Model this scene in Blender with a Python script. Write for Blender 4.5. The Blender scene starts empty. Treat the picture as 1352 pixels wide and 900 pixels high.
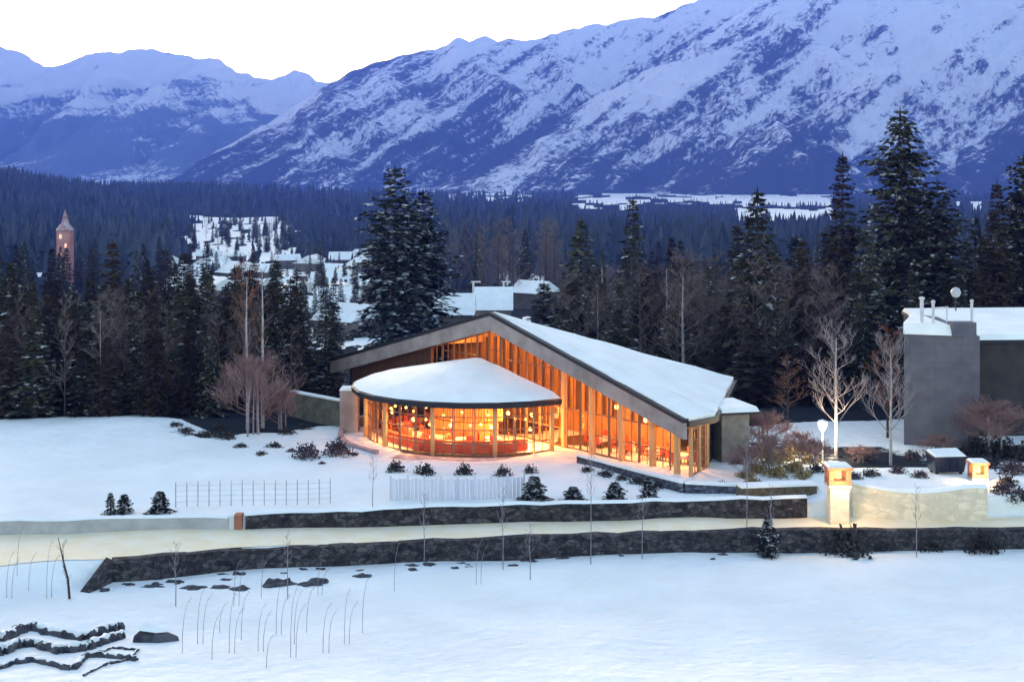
import bpy, bmesh, math, random
import numpy as np
from mathutils import Vector, noise as mn

R = math.radians
random.seed(7)
sc = bpy.context.scene
col = sc.collection
F = 1857.0            # focal length in photo pixels (1352 wide)
CH = 20.0             # camera height
HY = 235.0            # horizon row
U = random.uniform

def P(px, py, Y):
    return Vector(((px - 676) / F * Y, Y, CH - (py - HY) / F * Y))
def X(px, Y):
    return (px - 676) / F * Y
def sstep(a, b, x):
    t = min(1, max(0, (x - a) / (b - a)))
    return t * t * (3 - 2 * t)
def lerp(xs, ys, x):
    return float(np.interp(x, xs, ys))

# ------------------------------------------------------------------ terrain
LWX = [-60, -27, -19.9, -14.6, -6.9, 1.0, 13.2, 27.5, 60]
LWY = [66, 68, 70.0, 72.1, 73.3, 74.3, 75.5, 75.6, 75]
UWX = [-60, -27.3, -14.7, 1.0, 16.7, 28.7, 60]
UWY = [74, 75.1, 76.0, 77.9, 78.9, 79.0, 78.6]
def yl(x): return lerp(LWX, LWY, x)
def yu(x): return lerp(UWX, UWY, x)
GYK = [100, 112, 150, 200, 300, 400, 600, 900, 1500, 4000, 14000]
GZK = [1.7, 1.4, -0.6, -4.5, -9.5, -13, -17, -20, -22, -25, -30]
def gz(x, y, fine=True):
    lw, uw = yl(x), yu(x)
    z = 0.0
    if y < 66: z += 2.3 * ((66 - y) / 21.0) ** 1.5 if y > 20 else 2.3 * (46 / 21.0) ** 1.5
    wl = 0.16 + 4.0 * sstep(-20.0, -24.5, x)          # wall ends: step becomes a bank
    z += 1.0 * sstep(lw - wl, lw + 0.14, y)
    site = 1.72 if x < 17 else 1.72 + 0.5 * sstep(17, 19, x)
    z += (site - 1.0) * sstep(uw - 0.14, uw + 0.14, y)
    if x > 17: z -= 0.5 * sstep(17, 19, x) * sstep(83, 91, y)
    if y > 100: z += lerp(GYK, GZK, y) - 1.7
    # raised lip of the left snowfield
    z += 0.55 * math.exp(-((x + 27) / 9) ** 2 - ((y - 104) / 6) ** 2)
    # forested hill at the far left
    if y > 600:
        ax = x / y
        z += 58 * math.exp(-((ax + 0.44) / 0.13) ** 2) * math.exp(-((y - 1700) / 500) ** 2)
        z += 22 * math.exp(-((ax + 0.22) / 0.15) ** 2) * math.exp(-((y - 2300) / 500) ** 2)
    if fine and y < 140:
        a = .11
        z += a * mn.noise(Vector((x * 0.16, y * 0.22, 0))) * 2 + 0.03 * mn.noise(Vector((x * 0.7, y * 0.9, 3)))
    return z
def hit(px, py):
    Y = 30.0
    while Y < 600:
        p = P(px, py, Y)
        if p.z <= gz(p.x, p.y): return p
        Y += 0.08
    return p

# ------------------------------------------------------------------ helpers
def tag(o, label=None, cat=None, group=None, kind=None):
    if label: o['label'] = label
    if cat: o['category'] = cat
    if group: o['group'] = group
    if kind: o['kind'] = kind
    return o
def empty(name, loc, label, cat, group=None, rz=0):
    o = bpy.data.objects.new(name, None); col.objects.link(o)
    o.location = loc; o.rotation_euler = (0, 0, rz); o.empty_display_size = 0.2
    return tag(o, label, cat, group)
class MB:
    def __init__(s): s.v = []; s.f = []; s.m = []; s.mi = 0
    def face(s, pts):
        n = len(s.v); s.v += [tuple(p) for p in pts]; s.f.append(tuple(range(n, n + len(pts)))); s.m.append(s.mi)
    def box(s, c, d, rz=0, taper=1.0):
        cx, cy, cz = c; n = len(s.v); ca, sa = math.cos(rz), math.sin(rz)
        for k, (i, j) in [(k, q) for k in (-1, 1) for q in ((-1, -1), (1, -1), (1, 1), (-1, 1))]:
            t = taper if k > 0 else 1
            x, y = i * d[0] / 2 * t, j * d[1] / 2 * t
            s.v.append((cx + x * ca - y * sa, cy + x * sa + y * ca, cz + k * d[2] / 2))
        for q in ((3, 2, 1, 0), (4, 5, 6, 7), (0, 1, 5, 4), (1, 2, 6, 5), (2, 3, 7, 6), (3, 0, 4, 7)):
            s.f.append(tuple(n + a for a in q)); s.m.append(s.mi)
        return s
    def prism(s, bot, top):
        n = len(s.v); k = len(bot); s.v += [tuple(p) for p in bot] + [tuple(p) for p in top]
        s.f.append(tuple(n + k - 1 - i for i in range(k))); s.f.append(tuple(n + k + i for i in range(k)))
        for i in range(k):
            j = (i + 1) % k; s.f.append((n + i, n + j, n + k + j, n + k + i))
        s.m += [s.mi] * (k + 2)
        return s
    def bar(s, a, b, w, h=None):
        a, b = Vector(a), Vector(b); h = h or w; d = (b - a).normalized()
        up = Vector((0, 0, 1)) if abs(d.z) < .9 else Vector((0, 1, 0))
        sd = d.cross(up).normalized() * w / 2; u = sd.cross(d).normalized() * h / 2
        s.prism([a - sd - u, a + sd - u, a + sd + u, a - sd + u], [b - sd - u, b + sd - u, b + sd + u, b - sd + u])
        return s
    def tube(s, pts, rad, n=6, cap=True):
        pts = [Vector(p) for p in pts]; base = len(s.v)
        for i, p in enumerate(pts):
            d = (pts[min(i + 1, len(pts) - 1)] - pts[max(i - 1, 0)]).normalized()
            a = d.cross(Vector((0.31, 0.95, 0.1)) if abs(d.y) < .8 else Vector((1, 0, 0))).normalized(); b = d.cross(a)
            r = rad[i] if hasattr(rad, '__len__') else rad
            for k in range(n):
                t = 2 * math.pi * k / n; s.v.append(tuple(p + a * math.cos(t) * r + b * math.sin(t) * r))
        for i in range(len(pts) - 1):
            for k in range(n):
                q = base + i * n; s.f.append((q + k, q + (k + 1) % n, q + n + (k + 1) % n, q + n + k)); s.m.append(s.mi)
        if cap:
            s.f.append(tuple(base + k for k in reversed(range(n)))); q = base + (len(pts) - 1) * n
            s.f.append(tuple(q + k for k in range(n))); s.m += [s.mi] * 2
        return s
    def lathe(s, c, prof, n=12):
        base = len(s.v); c = Vector(c)
        for r, z in prof:
            for k in range(n):
                t = 2 * math.pi * k / n; s.v.append((c.x + r * math.cos(t), c.y + r * math.sin(t), c.z + z))
        for i in range(len(prof) - 1):
            for k in range(n):
                q = base + i * n; s.f.append((q + k, q + (k + 1) % n, q + n + (k + 1) % n, q + n + k)); s.m.append(s.mi)
        s.f.append(tuple(base + k for k in reversed(range(n)))); q = base + (len(prof) - 1) * n
        s.f.append(tuple(q + k for k in range(n))); s.m += [s.mi] * 2
        return s
    def mesh(s, name, mat, smooth=False):
        me = bpy.data.meshes.new(name); me.from_pydata(s.v, [], s.f); me.update()
        for m in (mat if isinstance(mat, (list, tuple)) else [mat]): me.materials.append(m)
        if any(s.m): me.polygons.foreach_set('material_index', s.m)
        if smooth: me.polygons.foreach_set('use_smooth', [True] * len(me.polygons))
        return me
    def build(s, name, mat, parent=None, smooth=False, bevel=0):
        o = bpy.data.objects.new(name, s.mesh(name, mat, smooth)); col.objects.link(o)
        if parent:
            o.parent = parent
        if bevel:
            b = o.modifiers.new('bevel', 'BEVEL'); b.width = bevel; b.segments = 2; b.limit_method = 'ANGLE'
        return o
def copy_tree(o, loc, rz=0, scale=None, label=None, group=None):
    c = o.copy(); col.objects.link(c); c.location = loc; c.rotation_euler = (0, 0, rz)
    if scale: c.scale = scale
    if label: c['label'] = label
    if group: c['group'] = group
    elif 'group' in c.keys() and label and not group: del c['group']
    for ch in list(o.children):
        d = ch.copy(); col.objects.link(d); d.parent = c
        for g in list(ch.children):
            e = g.copy(); col.objects.link(e); e.parent = d
    return c

# ------------------------------------------------------------------ materials
def mat(name, c1, c2=None, rough=0.7, scale=1.0, detail=4, bump=0, bscale=None, spec=0.3, lo=.35, hi=.65, rnd=0, stretch=None, coord='Object'):
    m = bpy.data.materials.new(name); m.use_nodes = True; nt = m.node_tree; N = nt.nodes; L = nt.links
    b = N['Principled BSDF']; b.inputs['Roughness'].default_value = rough; b.inputs['Specular IOR Level'].default_value = spec
    tc = N.new('ShaderNodeTexCoord'); vec = tc.outputs[coord]
    if stretch:
        mp = N.new('ShaderNodeMapping'); mp.inputs['Scale'].default_value = stretch; L.new(vec, mp.inputs[0]); vec = mp.outputs[0]
    c1 = (*c1, 1); out = None
    if c2:
        n = N.new('ShaderNodeTexNoise'); n.inputs['Scale'].default_value = scale; n.inputs['Detail'].default_value = detail
        L.new(vec, n.inputs['Vector'])
        r = N.new('ShaderNodeValToRGB'); r.color_ramp.elements[0].position = lo; r.color_ramp.elements[1].position = hi
        r.color_ramp.elements[0].color = c1; r.color_ramp.elements[1].color = (*c2, 1)
        L.new(n.outputs['Fac'], r.inputs[0]); out = r.outputs[0]
    if rnd:
        oi = N.new('ShaderNodeObjectInfo'); mr = N.new('ShaderNodeMapRange')
        mr.inputs['To Min'].default_value = 1 - rnd; mr.inputs['To Max'].default_value = 1 + rnd
        L.new(oi.outputs['Random'], mr.inputs['Value'])
        hs = N.new('ShaderNodeHueSaturation'); L.new(mr.outputs[0], hs.inputs['Value'])
        if out: L.new(out, hs.inputs['Color'])
        else: hs.inputs['Color'].default_value = c1
        out = hs.outputs[0]
    if out: L.new(out, b.inputs['Base Color'])
    else: b.inputs['Base Color'].default_value = c1
    if bump:
        n2 = N.new('ShaderNodeTexNoise'); n2.inputs['Scale'].default_value = bscale or scale * 4; n2.inputs['Detail'].default_value = 5
        L.new(vec, n2.inputs['Vector'])
        bp = N.new('ShaderNodeBump'); bp.inputs['Strength'].default_value = bump; bp.inputs['Distance'].default_value = 0.1
        L.new(n2.outputs['Fac'], bp.inputs['Height']); L.new(bp.outputs[0], b.inputs['Normal'])
    return m
def emit(name, c, s):
    m = bpy.data.materials.new(name); m.use_nodes = True; b = m.node_tree.nodes['Principled BSDF']
    b.inputs['Base Color'].default_value = (*c, 1); b.inputs['Emission Color'].default_value = (*c, 1); b.inputs['Emission Strength'].default_value = s
    return m
def masonry(name, c1, c2, mortar, scale=1.0, bw=.5, rh=.22):
    m = mat(name, c1, c2, rough=.9, scale=2.5, bump=.4, bscale=9)
    nt = m.node_tree; N = nt.nodes; L = nt.links; b = N['Principled BSDF']
    src = b.inputs['Base Color'].links[0].from_socket
    geo = N.new('ShaderNodeNewGeometry'); sx = N.new('ShaderNodeSeparateXYZ'); cx = N.new('ShaderNodeCombineXYZ')
    L.new(geo.outputs['Position'], sx.inputs[0])
    ad = N.new('ShaderNodeMath'); ad.operation = 'MULTIPLY_ADD'; ad.inputs[1].default_value = .4
    L.new(sx.outputs[1], ad.inputs[0]); L.new(sx.outputs[0], ad.inputs[2])
    L.new(ad.outputs[0], cx.inputs[0]); L.new(sx.outputs[2], cx.inputs[1])
    br = N.new('ShaderNodeTexBrick'); br.inputs['Scale'].default_value = scale; br.inputs['Brick Width'].default_value = bw
    br.inputs['Row Height'].default_value = rh; br.inputs['Mortar Size'].default_value = .018; br.inputs['Mortar'].default_value = (*mortar, 1)
    L.new(cx.outputs[0], br.inputs['Vector']); L.new(src, br.inputs['Color1']); 
    dk = N.new('ShaderNodeHueSaturation'); dk.inputs['Value'].default_value = .7; L.new(src, dk.inputs['Color']); L.new(dk.outputs[0], br.inputs['Color2'])
    L.new(br.outputs['Color'], b.inputs['Base Color'])
    return m
M = {}
M['snow'] = mat('snow', (.78, .82, .79), (.85, .89, .86), rough=.75, scale=.35, bump=.35, bscale=2.2, spec=.15)
M['roof_snow'] = mat('roof_snow', (.77, .81, .78), (.85, .89, .86), rough=.75, scale=.5, bump=.5, bscale=1.6, spec=.15)
def rubble(name, c1, c2, mortar, sx=2.2, sz=4.5):
    m = mat(name, c1, c2, rough=.95, scale=3, bump=.3, bscale=12); nt = m.node_tree; N = nt.nodes; L = nt.links; b = N['Principled BSDF']
    geo = N.new('ShaderNodeNewGeometry'); mp = N.new('ShaderNodeMapping'); mp.inputs['Scale'].default_value = (sx, sx * .6, sz); L.new(geo.outputs['Position'], mp.inputs[0])
    v = N.new('ShaderNodeTexVoronoi'); v.inputs['Scale'].default_value = 1; L.new(mp.outputs[0], v.inputs['Vector'])
    e = N.new('ShaderNodeTexVoronoi'); e.feature = 'DISTANCE_TO_EDGE'; L.new(mp.outputs[0], e.inputs['Vector']); e.inputs['Scale'].default_value = 1
    sp = N.new('ShaderNodeSeparateColor'); L.new(v.outputs['Color'], sp.inputs[0]); mr = N.new('ShaderNodeMapRange'); mr.inputs['To Min'].default_value = .45; mr.inputs['To Max'].default_value = 1.6; L.new(sp.outputs[0], mr.inputs['Value'])
    hs = N.new('ShaderNodeHueSaturation'); L.new(b.inputs['Base Color'].links[0].from_socket, hs.inputs['Color']); L.new(mr.outputs[0], hs.inputs['Value'])
    r = N.new('ShaderNodeValToRGB'); r.color_ramp.elements[0].position = .02; r.color_ramp.elements[1].position = .07; L.new(e.outputs['Distance'], r.inputs[0])
    mx = N.new('ShaderNodeMix'); mx.data_type = 'RGBA'; L.new(r.outputs[0], mx.inputs['Factor']); mx.inputs['A'].default_value = (*mortar, 1); L.new(hs.outputs[0], mx.inputs['B']); L.new(mx.outputs['Result'], b.inputs['Base Color'])
    return m
M['stone'] = rubble('dark_stone', (.024, .023, .025), (.075, .068, .066), (.014, .014, .016))
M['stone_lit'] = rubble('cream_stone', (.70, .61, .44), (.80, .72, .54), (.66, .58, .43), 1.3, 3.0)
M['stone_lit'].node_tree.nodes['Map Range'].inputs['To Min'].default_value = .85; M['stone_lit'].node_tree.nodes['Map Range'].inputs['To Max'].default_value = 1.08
M['brick'] = masonry('red_brick', (.36, .10, .05), (.48, .17, .08), (.25, .15, .11), 1.0, .3, .1)
M['concrete'] = mat('pale_concrete', (.34, .34, .34), (.44, .44, .43), scale=1.5, bump=.2, rough=.9)
M['darkrender'] = mat('grey_render', (.085, .088, .11), (.12, .122, .145), scale=.8, bump=.2, rough=.9)
M['brownrender'] = mat('brown_render', (.035, .03, .03), (.05, .045, .042), scale=.8, bump=.2, rough=.9)
M['fascia'] = mat('weathered_fascia', (.22, .18, .165), (.34, .29, .27), scale=.7, rough=.8, bump=.1)
M['darkmetal'] = mat('dark_metal', (.015, .016, .02), rough=.5)
M['palemetal'] = mat('pale_metal', (.5, .5, .52), (.6, .6, .62), scale=3, rough=.5)
M['wood'] = mat('warm_wood', (.42, .19, .055), (.60, .30, .10), scale=2.2, stretch=(2.2, 2.2, .25), rough=.55, bump=.15, lo=.3, hi=.7)
M['wooddark'] = mat('dark_wood', (.075, .035, .02), (.13, .065, .035), scale=2.5, stretch=(3, 3, .3), rough=.7, bump=.2)
M['mullion'] = mat('bronze_mullion', (.20, .10, .05), (.27, .14, .07), scale=4, rough=.5)
M['column'] = mat('timber_column', (.50, .27, .11), (.62, .37, .17), scale=2, stretch=(3, 3, .3), rough=.6)
M['red'] = mat('red_panel', (.50, .08, .04), (.60, .14, .07), scale=1.2, rough=.5)
M['floor'] = mat('hall_floor', (.09, .045, .028), (.14, .075, .045), scale=2, rough=.35)
M['cloth'] = mat('table_linen', (.72, .62, .58), rough=.8)
M['bark'] = mat('conifer_bark', (.035, .026, .02), (.075, .058, .045), scale=3, stretch=(3, 3, .5), rough=.95, bump=.3)
M['palebark'] = mat('pale_bark', (.26, .24, .24), (.42, .40, .39), scale=3, rough=.9, rnd=.15)
M['twig'] = mat('twigs', (.10, .078, .075), (.17, .135, .13), scale=.6, rough=.95, rnd=.35)
M['birchtwig'] = mat('birch_twigs', (.19, .155, .165), (.30, .26, .27), scale=.6, rough=.95)
M['redtwig'] = mat('purple_twigs', (.17, .10, .10), (.27, .17, .155), scale=.8, rough=.95)
M['rusttwig'] = mat('rust_twigs', (.20, .085, .05), (.30, .14, .08), scale=.8, rough=.95)  # warm reddish light on bare trees, put into the twig colour
nt = M['darkrender'].node_tree; N = nt.nodes; L = nt.links; b = N['Principled BSDF']; src = b.inputs['Base Color'].links[0].from_socket
geo = N.new('ShaderNodeNewGeometry'); sx = N.new('ShaderNodeSeparateXYZ'); cx = N.new('ShaderNodeCombineXYZ'); L.new(geo.outputs['Position'], sx.inputs[0]); L.new(sx.outputs[0], cx.inputs[0]); L.new(sx.outputs[2], cx.inputs[1])
br = N.new('ShaderNodeTexBrick'); br.offset = 0; br.inputs['Scale'].default_value = 1; br.inputs['Brick Width'].default_value = 1.6; br.inputs['Row Height'].default_value = 1.25; br.inputs['Mortar Size'].default_value = .012; br.inputs['Mortar'].default_value = (.078, .08, .1, 1)
L.new(cx.outputs[0], br.inputs['Vector']); L.new(src, br.inputs['Color1']); L.new(src, br.inputs['Color2']); L.new(br.outputs['Color'], b.inputs['Base Color'])
def foliage(name, c1, c2, snow=0.0):
    m = mat(name, c1, c2, rough=.9, scale=.75, detail=3, spec=0, lo=.38, hi=.62, rnd=.4)
    if snow:
        nt = m.node_tree; N = nt.nodes; L = nt.links; b = N['Principled BSDF']; src = b.inputs['Base Color'].links[0].from_socket
        n = N.new('ShaderNodeTexNoise'); n.inputs['Scale'].default_value = 1.3; n.inputs['Detail'].default_value = 4
        tc = N.new('ShaderNodeTexCoord'); L.new(tc.outputs['Object'], n.inputs[0])
        r = N.new('ShaderNodeValToRGB'); r.color_ramp.elements[0].position = .60 - snow * .1; r.color_ramp.elements[1].position = .68 - snow * .1
        L.new(n.outputs['Fac'], r.inputs[0]); mx = N.new('ShaderNodeMix'); mx.data_type = 'RGBA'
        L.new(r.outputs[0], mx.inputs['Factor']); L.new(src, mx.inputs['A']); mx.inputs['B'].default_value = (.55, .57, .6, 1)
        L.new(mx.outputs['Result'], b.inputs['Base Color'])
    return m
M['needle'] = foliage('conifer_needles', (.028, .031, .021), (.092, .092, .062), snow=.02)
M['needle_brown'] = foliage('brownish_needles', (.028, .022, .018), (.08, .064, .048))
M['needle_snow'] = foliage('snow_dusted_needles', (.016, .02, .018), (.05, .055, .045), snow=.55)
M['shrub'] = mat('evergreen_shrub', (.02, .022, .02), (.06, .055, .05), scale=2.5, rough=.95, rnd=.3)
M['grass'] = mat('dry_grass', (.22, .15, .06), (.34, .25, .11), scale=2.5, rough=.95)
M['stalk'] = mat('dry_stalk', (.17, .15, .165), (.28, .25, .27), scale=2, rough=.95)
M['rock'] = mat('dark_rock', (.03, .032, .04), (.10, .10, .11), scale=2, bump=.6, rough=.95)
M['carpaint'] = mat('dark_car_paint', (.012, .016, .03), rough=.25, spec=.5)
M['tyre'] = mat('tyre_rubber', (.012, .012, .012), rough=.9)
M['globe'] = emit('lamp_glow', (1.0, .60, .20), .5)
M['whiteglobe'] = emit('street_lamp_glow', (1.0, .93, .82), 1.2)
M['lantern'] = emit('lantern_glow', (1.0, .36, .12), .22)
M['litwin'] = emit('lit_window', (1.0, .55, .35), .10)
M['road'] = mat('gritted_snow_road', (.88, .74, .48), (.90, .81, .60), scale=.9, rough=.9, bump=.3, bscale=5)  # cream albedo stands in for warm lamp glow on the road
M['fencecloth'] = mat('pale_boards', (.52, .53, .60), (.62, .63, .70), scale=2, stretch=(5, 5, .3), rough=.9)
M['housewall'] = mat('house_wall', (.12, .10, .09), (.2, .17, .15), scale=.4, rough=.9, rnd=.5)
M['tower'] = mat('red_tower_wall', (.40, .14, .13), (.55, .30, .28), scale=.3, rough=.9)
g = bpy.data.materials.new('window_glass'); g.use_nodes = True; nt = g.node_tree; nt.nodes.clear()
o_ = nt.nodes.new('ShaderNodeOutputMaterial'); mx = nt.nodes.new('ShaderNodeMixShader'); tr = nt.nodes.new('ShaderNodeBsdfTransparent'); gl = nt.nodes.new('ShaderNodeBsdfGlossy')
gl.inputs['Roughness'].default_value = .03; tr.inputs[0].default_value = (.93, .95, .94, 1); lw_ = nt.nodes.new('ShaderNodeLayerWeight'); lw_.inputs[0].default_value = .2
mm = nt.nodes.new('ShaderNodeMath'); mm.operation = 'MULTIPLY'; mm.inputs[1].default_value = .35
nt.links.new(lw_.outputs['Fresnel'], mm.inputs[0]); nt.links.new(mm.outputs[0], mx.inputs[0]); nt.links.new(tr.outputs[0], mx.inputs[1]); nt.links.new(gl.outputs[0], mx.inputs[2]); nt.links.new(mx.outputs[0], o_.inputs[0])
M['glass'] = g

# ------------------------------------------------------------------ ground sheet
def clearing(px, Y):
    """1 where the valley floor is open snow"""
    n = mn.noise(Vector((px * .02, Y * .006, 5))) * .5
    if mn.noise(Vector((px * .07, Y * .02, 8))) > (.12 if Y < 640 else .34) and Y < 1300: return 0
    if Y >= 1420 and mn.noise(Vector((px * .035, Y * .0022, 4))) > (.35 if 975 < px < 1100 else .14): return 0
    a = 0
    def blob(c, w, y0, y1, k=1.0):
        return k if abs(px - c + n * 40) < w and y0 * (1 + n * .12) < Y < y1 * (1 + n * .12) else 0
    a = max(a, blob(318, 66, 640, 1420), blob(440, 75, 200, 640, .9), blob(320, 75, 470, 640, .8), blob(690, 30, 420, 520, .8), blob(70, 55, 470, 540), blob(355, 25, 1000, 1080))
    a = max(a, blob(1035, 65, 1350, 4200), blob(800, 38, 1900, 4200), blob(650, 55, 2400, 5000), blob(900, 140, 2300, 4600), blob(650, 60, 250, 300), blob(1275, 25, 1700, 2600))
    return a
nT = 300
ts = np.linspace(-.85, .85, nT)
vs = list(np.linspace(-40, 44, 14)) + list(np.arange(45, 73.3, .5)) + [73.4, 73.7, 73.84, 73.92, 74, 74.08, 74.16, 74.3] + list(np.arange(74.8, 77.5, .4)) + [77.7, 77.86, 77.93, 78, 78.07, 78.14, 78.3] + list(np.arange(78.8, 112, .5))
y = 112.0
while y < 9300: vs.append(y); y *= 1.02
gv = []; att = []
for v in vs:
    for t in ts:
        w = 60.0
        x = t * (v + w) if v > -40 else t * 20
        l, u = yl(x), yu(x)
        y = float(np.interp(v, [-100, 58, 74, 78, 96, 20000], [-100, 58, l, u, 96, 20000])) if 58 < v < 96 else v
        gv.append((x, y, gz(x, y)))
        px = 676 + x / max(y, 1) * F
        # forest litter where trees stand
        f = 0.0
        nz = mn.noise(Vector((x * .12, y * .12, 1)))
        if y > 100:
            edge = lerp([-200, 0, 120, 190, 235, 280, 330, 420, 700, 1000, 1352, 1600], [106, 106.2, 106.5, 108, 104, 99, 97, 103, 112, 104, 112, 112], px) + nz * 2
            f = sstep(edge - 1, edge + 3.0, y)
            if y > 160: f *= 1 - clearing(px, y)
        else:
            f = max(f, .48 * sstep(-.1, .75, nz + 1.1 - (((px - 262) / 75) ** 2 + ((y - 101.5) / 3.0) ** 2)))
            if 990 < px < 1110 and 84 < y < 110: f = max(f, sstep(-.4, .5, nz) * .46)
            if 1110 <= px < 1400 and 87.5 < y < 96: f = max(f, sstep(-.8, .1, nz) * .62)
        att.append(f)
nv = len(vs)
gf = [(j * nT + i, j * nT + i + 1, (j + 1) * nT + i + 1, (j + 1) * nT + i) for j in range(nv - 1) for i in range(nT - 1)]
me = bpy.data.meshes.new('ground'); me.from_pydata(gv, [], gf); me.update()
me.polygons.foreach_set('use_smooth', [True] * len(me.polygons))
at = me.attributes.new('litter', 'FLOAT', 'POINT'); at.data.foreach_set('value', att)
gm = mat('snowy_ground', (.78, .82, .79), (.85, .89, .86), rough=.8, scale=.25, bump=1.0, bscale=1.1, spec=0)
gm.node_tree.nodes['Bump'].inputs['Distance'].default_value = .22; nt = gm.node_tree; N = nt.nodes; L = nt.links; b = N['Principled BSDF']; src = b.inputs['Base Color'].links[0].from_socket
an = N.new('ShaderNodeAttribute'); an.attribute_name = 'litter'
tc = N.new('ShaderNodeTexCoord'); n3 = N.new('ShaderNodeTexNoise'); n3.inputs['Scale'].default_value = 1.3; n3.inputs['Detail'].default_value = 8; n3.inputs['Roughness'].default_value = .65; L.new(tc.outputs['Object'], n3.inputs[0])
ad = N.new('ShaderNodeMath'); ad.operation = 'MULTIPLY_ADD'; L.new(n3.outputs['Fac'], ad.inputs[0]); ad.inputs[1].default_value = .5; L.new(an.outputs['Fac'], ad.inputs[2])
rp = N.new('ShaderNodeValToRGB'); rp.color_ramp.elements[0].position = .62; rp.color_ramp.elements[1].position = .72
L.new(ad.outputs[0], rp.inputs[0]); mx = N.new('ShaderNodeMix'); mx.data_type = 'RGBA'; L.new(rp.outputs[0], mx.inputs['Factor']); L.new(src, mx.inputs['A'])
mx.inputs['B'].default_value = (.028, .033, .038, 1); L.new(mx.outputs['Result'], b.inputs['Base Color'])
me.materials.append(gm)
go = bpy.data.objects.new('ground', me); col.objects.link(go)
tag(go, 'snow covered ground from the near slope out to the valley floor', 'ground', kind='structure')

# road strip between the two walls
mb = MB(); xs = list(np.linspace(-60, 60, 121))
rv = []
for x in xs:
    a, b2 = yl(x) + .2, yu(x) - .2
    for k in range(5):
        y = a + (b2 - a) * k / 4; rv.append((x, y, max(gz(x, y) + .03, 1.0 + .02 * math.sin(x * .8 + k))))
mb.v = rv; mb.f = [(i * 5 + k, (i + 1) * 5 + k, (i + 1) * 5 + k + 1, i * 5 + k + 1) for i in range(len(xs) - 1) for k in range(4)]; mb.m = [0] * len(mb.f)
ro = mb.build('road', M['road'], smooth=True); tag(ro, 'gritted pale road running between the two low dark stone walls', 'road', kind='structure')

# ------------------------------------------------------------------ walls along the road
def wall_run(name, x0, x1, fy, zb, ztf, th, m, cap, label, cat='wall', snowcap=True, step=1.2, endm=None):
    root = empty(name, (0, 0, 0), label, cat)
    n = max(2, int((x1 - x0) / step)); w = MB(); s = MB()
    pts = []
    for i in range(n + 1):
        x = x0 + (x1 - x0) * i / n; y = fy(x); dx = (fy(x + .3) - fy(x - .3)) / .6
        nn = Vector((-dx, 1, 0)).normalized(); pts.append((Vector((x, y, 0)), nn, ztf(x) + U(-.06, .06)))
    for i in range(n):
        (a, na, za), (c, nc, zc) = pts[i], pts[i + 1]
        h = th / 2
        bot = [a - na * h, c - nc * h, c + nc * h, a + na * h]
        if i: pass
        zs = [za, zc, zc, za]
        w.prism([(p.x, p.y, zb) for p in bot], [(p.x, p.y, z) for p, z in zip(bot, zs)])
        if snowcap:
            k = h + .05; q = [a - na * k, c - nc * k, c + nc * k, a + na * k]; hs = [U(.08, .14) for _ in range(2)]
            in_ = h - .12
            t = [a - na * in_, c - nc * in_, c + nc * in_, a + na * in_]
            s.prism([(p.x, p.y, z + .003) for p, z in zip(q, zs)], [(p.x, p.y, z + .11) for p, z in zip(t, zs)])
    w.build('masonry', m, root)
    if snowcap: s.build('snow_cap', M['snow'], root, smooth=False)
    return root
wall_run('retaining_wall', -19.9, 58, yl, -1.2, lambda x: lerp([-21, -14, 0, 13, 60], [1.12, .98, 1.1, 1.2, 1.2], x), .55, M['stone'], 0,
         'long dark stone retaining wall below the road, facing the near snow slope', snowcap=False)
# return of the lower wall toward the viewer at its end
mb = MB(); mb.prism([(-20.25, 70.2, -1), (-19.8, 69.7, -1), (-20.3, 67.6, -1), (-20.8, 67.8, -1)], [(-20.25, 70.2, 1.1), (-19.8, 69.7, 1.1), (-20.3, 67.6, .12), (-20.8, 67.8, .12)])
o = mb.build('wing_wall', M['stone']); tag(o, 'short dark stone wing wall sloping down at the open end of the retaining wall', 'wall')
wu = wall_run('upper_wall', -14.4, 16.5, yu, .2, lambda x: lerp([-14.7, -5, 1, 16], [1.82, 1.95, 2.0, 2.12], x), .5, M['stone'], 0,
         'low dark stone wall on the far side of the road with a thin snow cap')
mb = MB(); mb.box((-14.75, yu(-14.7), 1.0), (.42, .62, 1.75)); mb.build('end_pier', M['brick'], wu)['label'] = 'reddish brick end pier'
wall_run('kerb_wall', -58, -15.3, yu, .2, lambda x: 1.72, .4, M['concrete'], 0, 'low pale concrete kerb wall with thick snow along the open left field')

# cream wall, piers
cw = empty('entrance_wall', (0, 0, 0), 'cream stone entrance wall with dipping top between the two brick-topped piers', 'wall')
w = MB(); s = MB(); n = 14; zt = []
for i in range(n + 1):
    t = i / n; px = 1126 + (1304 - 1126) * t; Y = 78.4 - .9 * math.sin(t * math.pi) * 0 - .6 * t
    zt.append((X(px, Y), Y, 2.95 - .40 * math.sin(min(1, t * 1.15) * math.pi) - .1 * t))
for (a, b2) in zip(zt[:-1], zt[1:]):
    w.prism([(a[0], a[1], .3), (b2[0], b2[1], .3), (b2[0], b2[1] + .45, .3), (a[0], a[1] + .45, .3)], [a, b2, (b2[0], b2[1] + .45, b2[2]), (a[0], a[1] + .45, a[2])])
    s.prism([(a[0], a[1] - .05, a[2] + .004), (b2[0], b2[1] - .05, b2[2] + .004), (b2[0], b2[1] + .5, b2[2] + .004), (a[0], a[1] + .5, a[2] + .004)],
            [(a[0], a[1] + .08, a[2] + .15), (b2[0], b2[1] + .08, b2[2] + .15), (b2[0], b2[1] + .4, b2[2] + .15), (a[0], a[1] + .4, a[2] + .15)])
w.build('masonry', M['stone_lit'], cw); s.build('snow_cap', M['snow'], cw)
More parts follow.
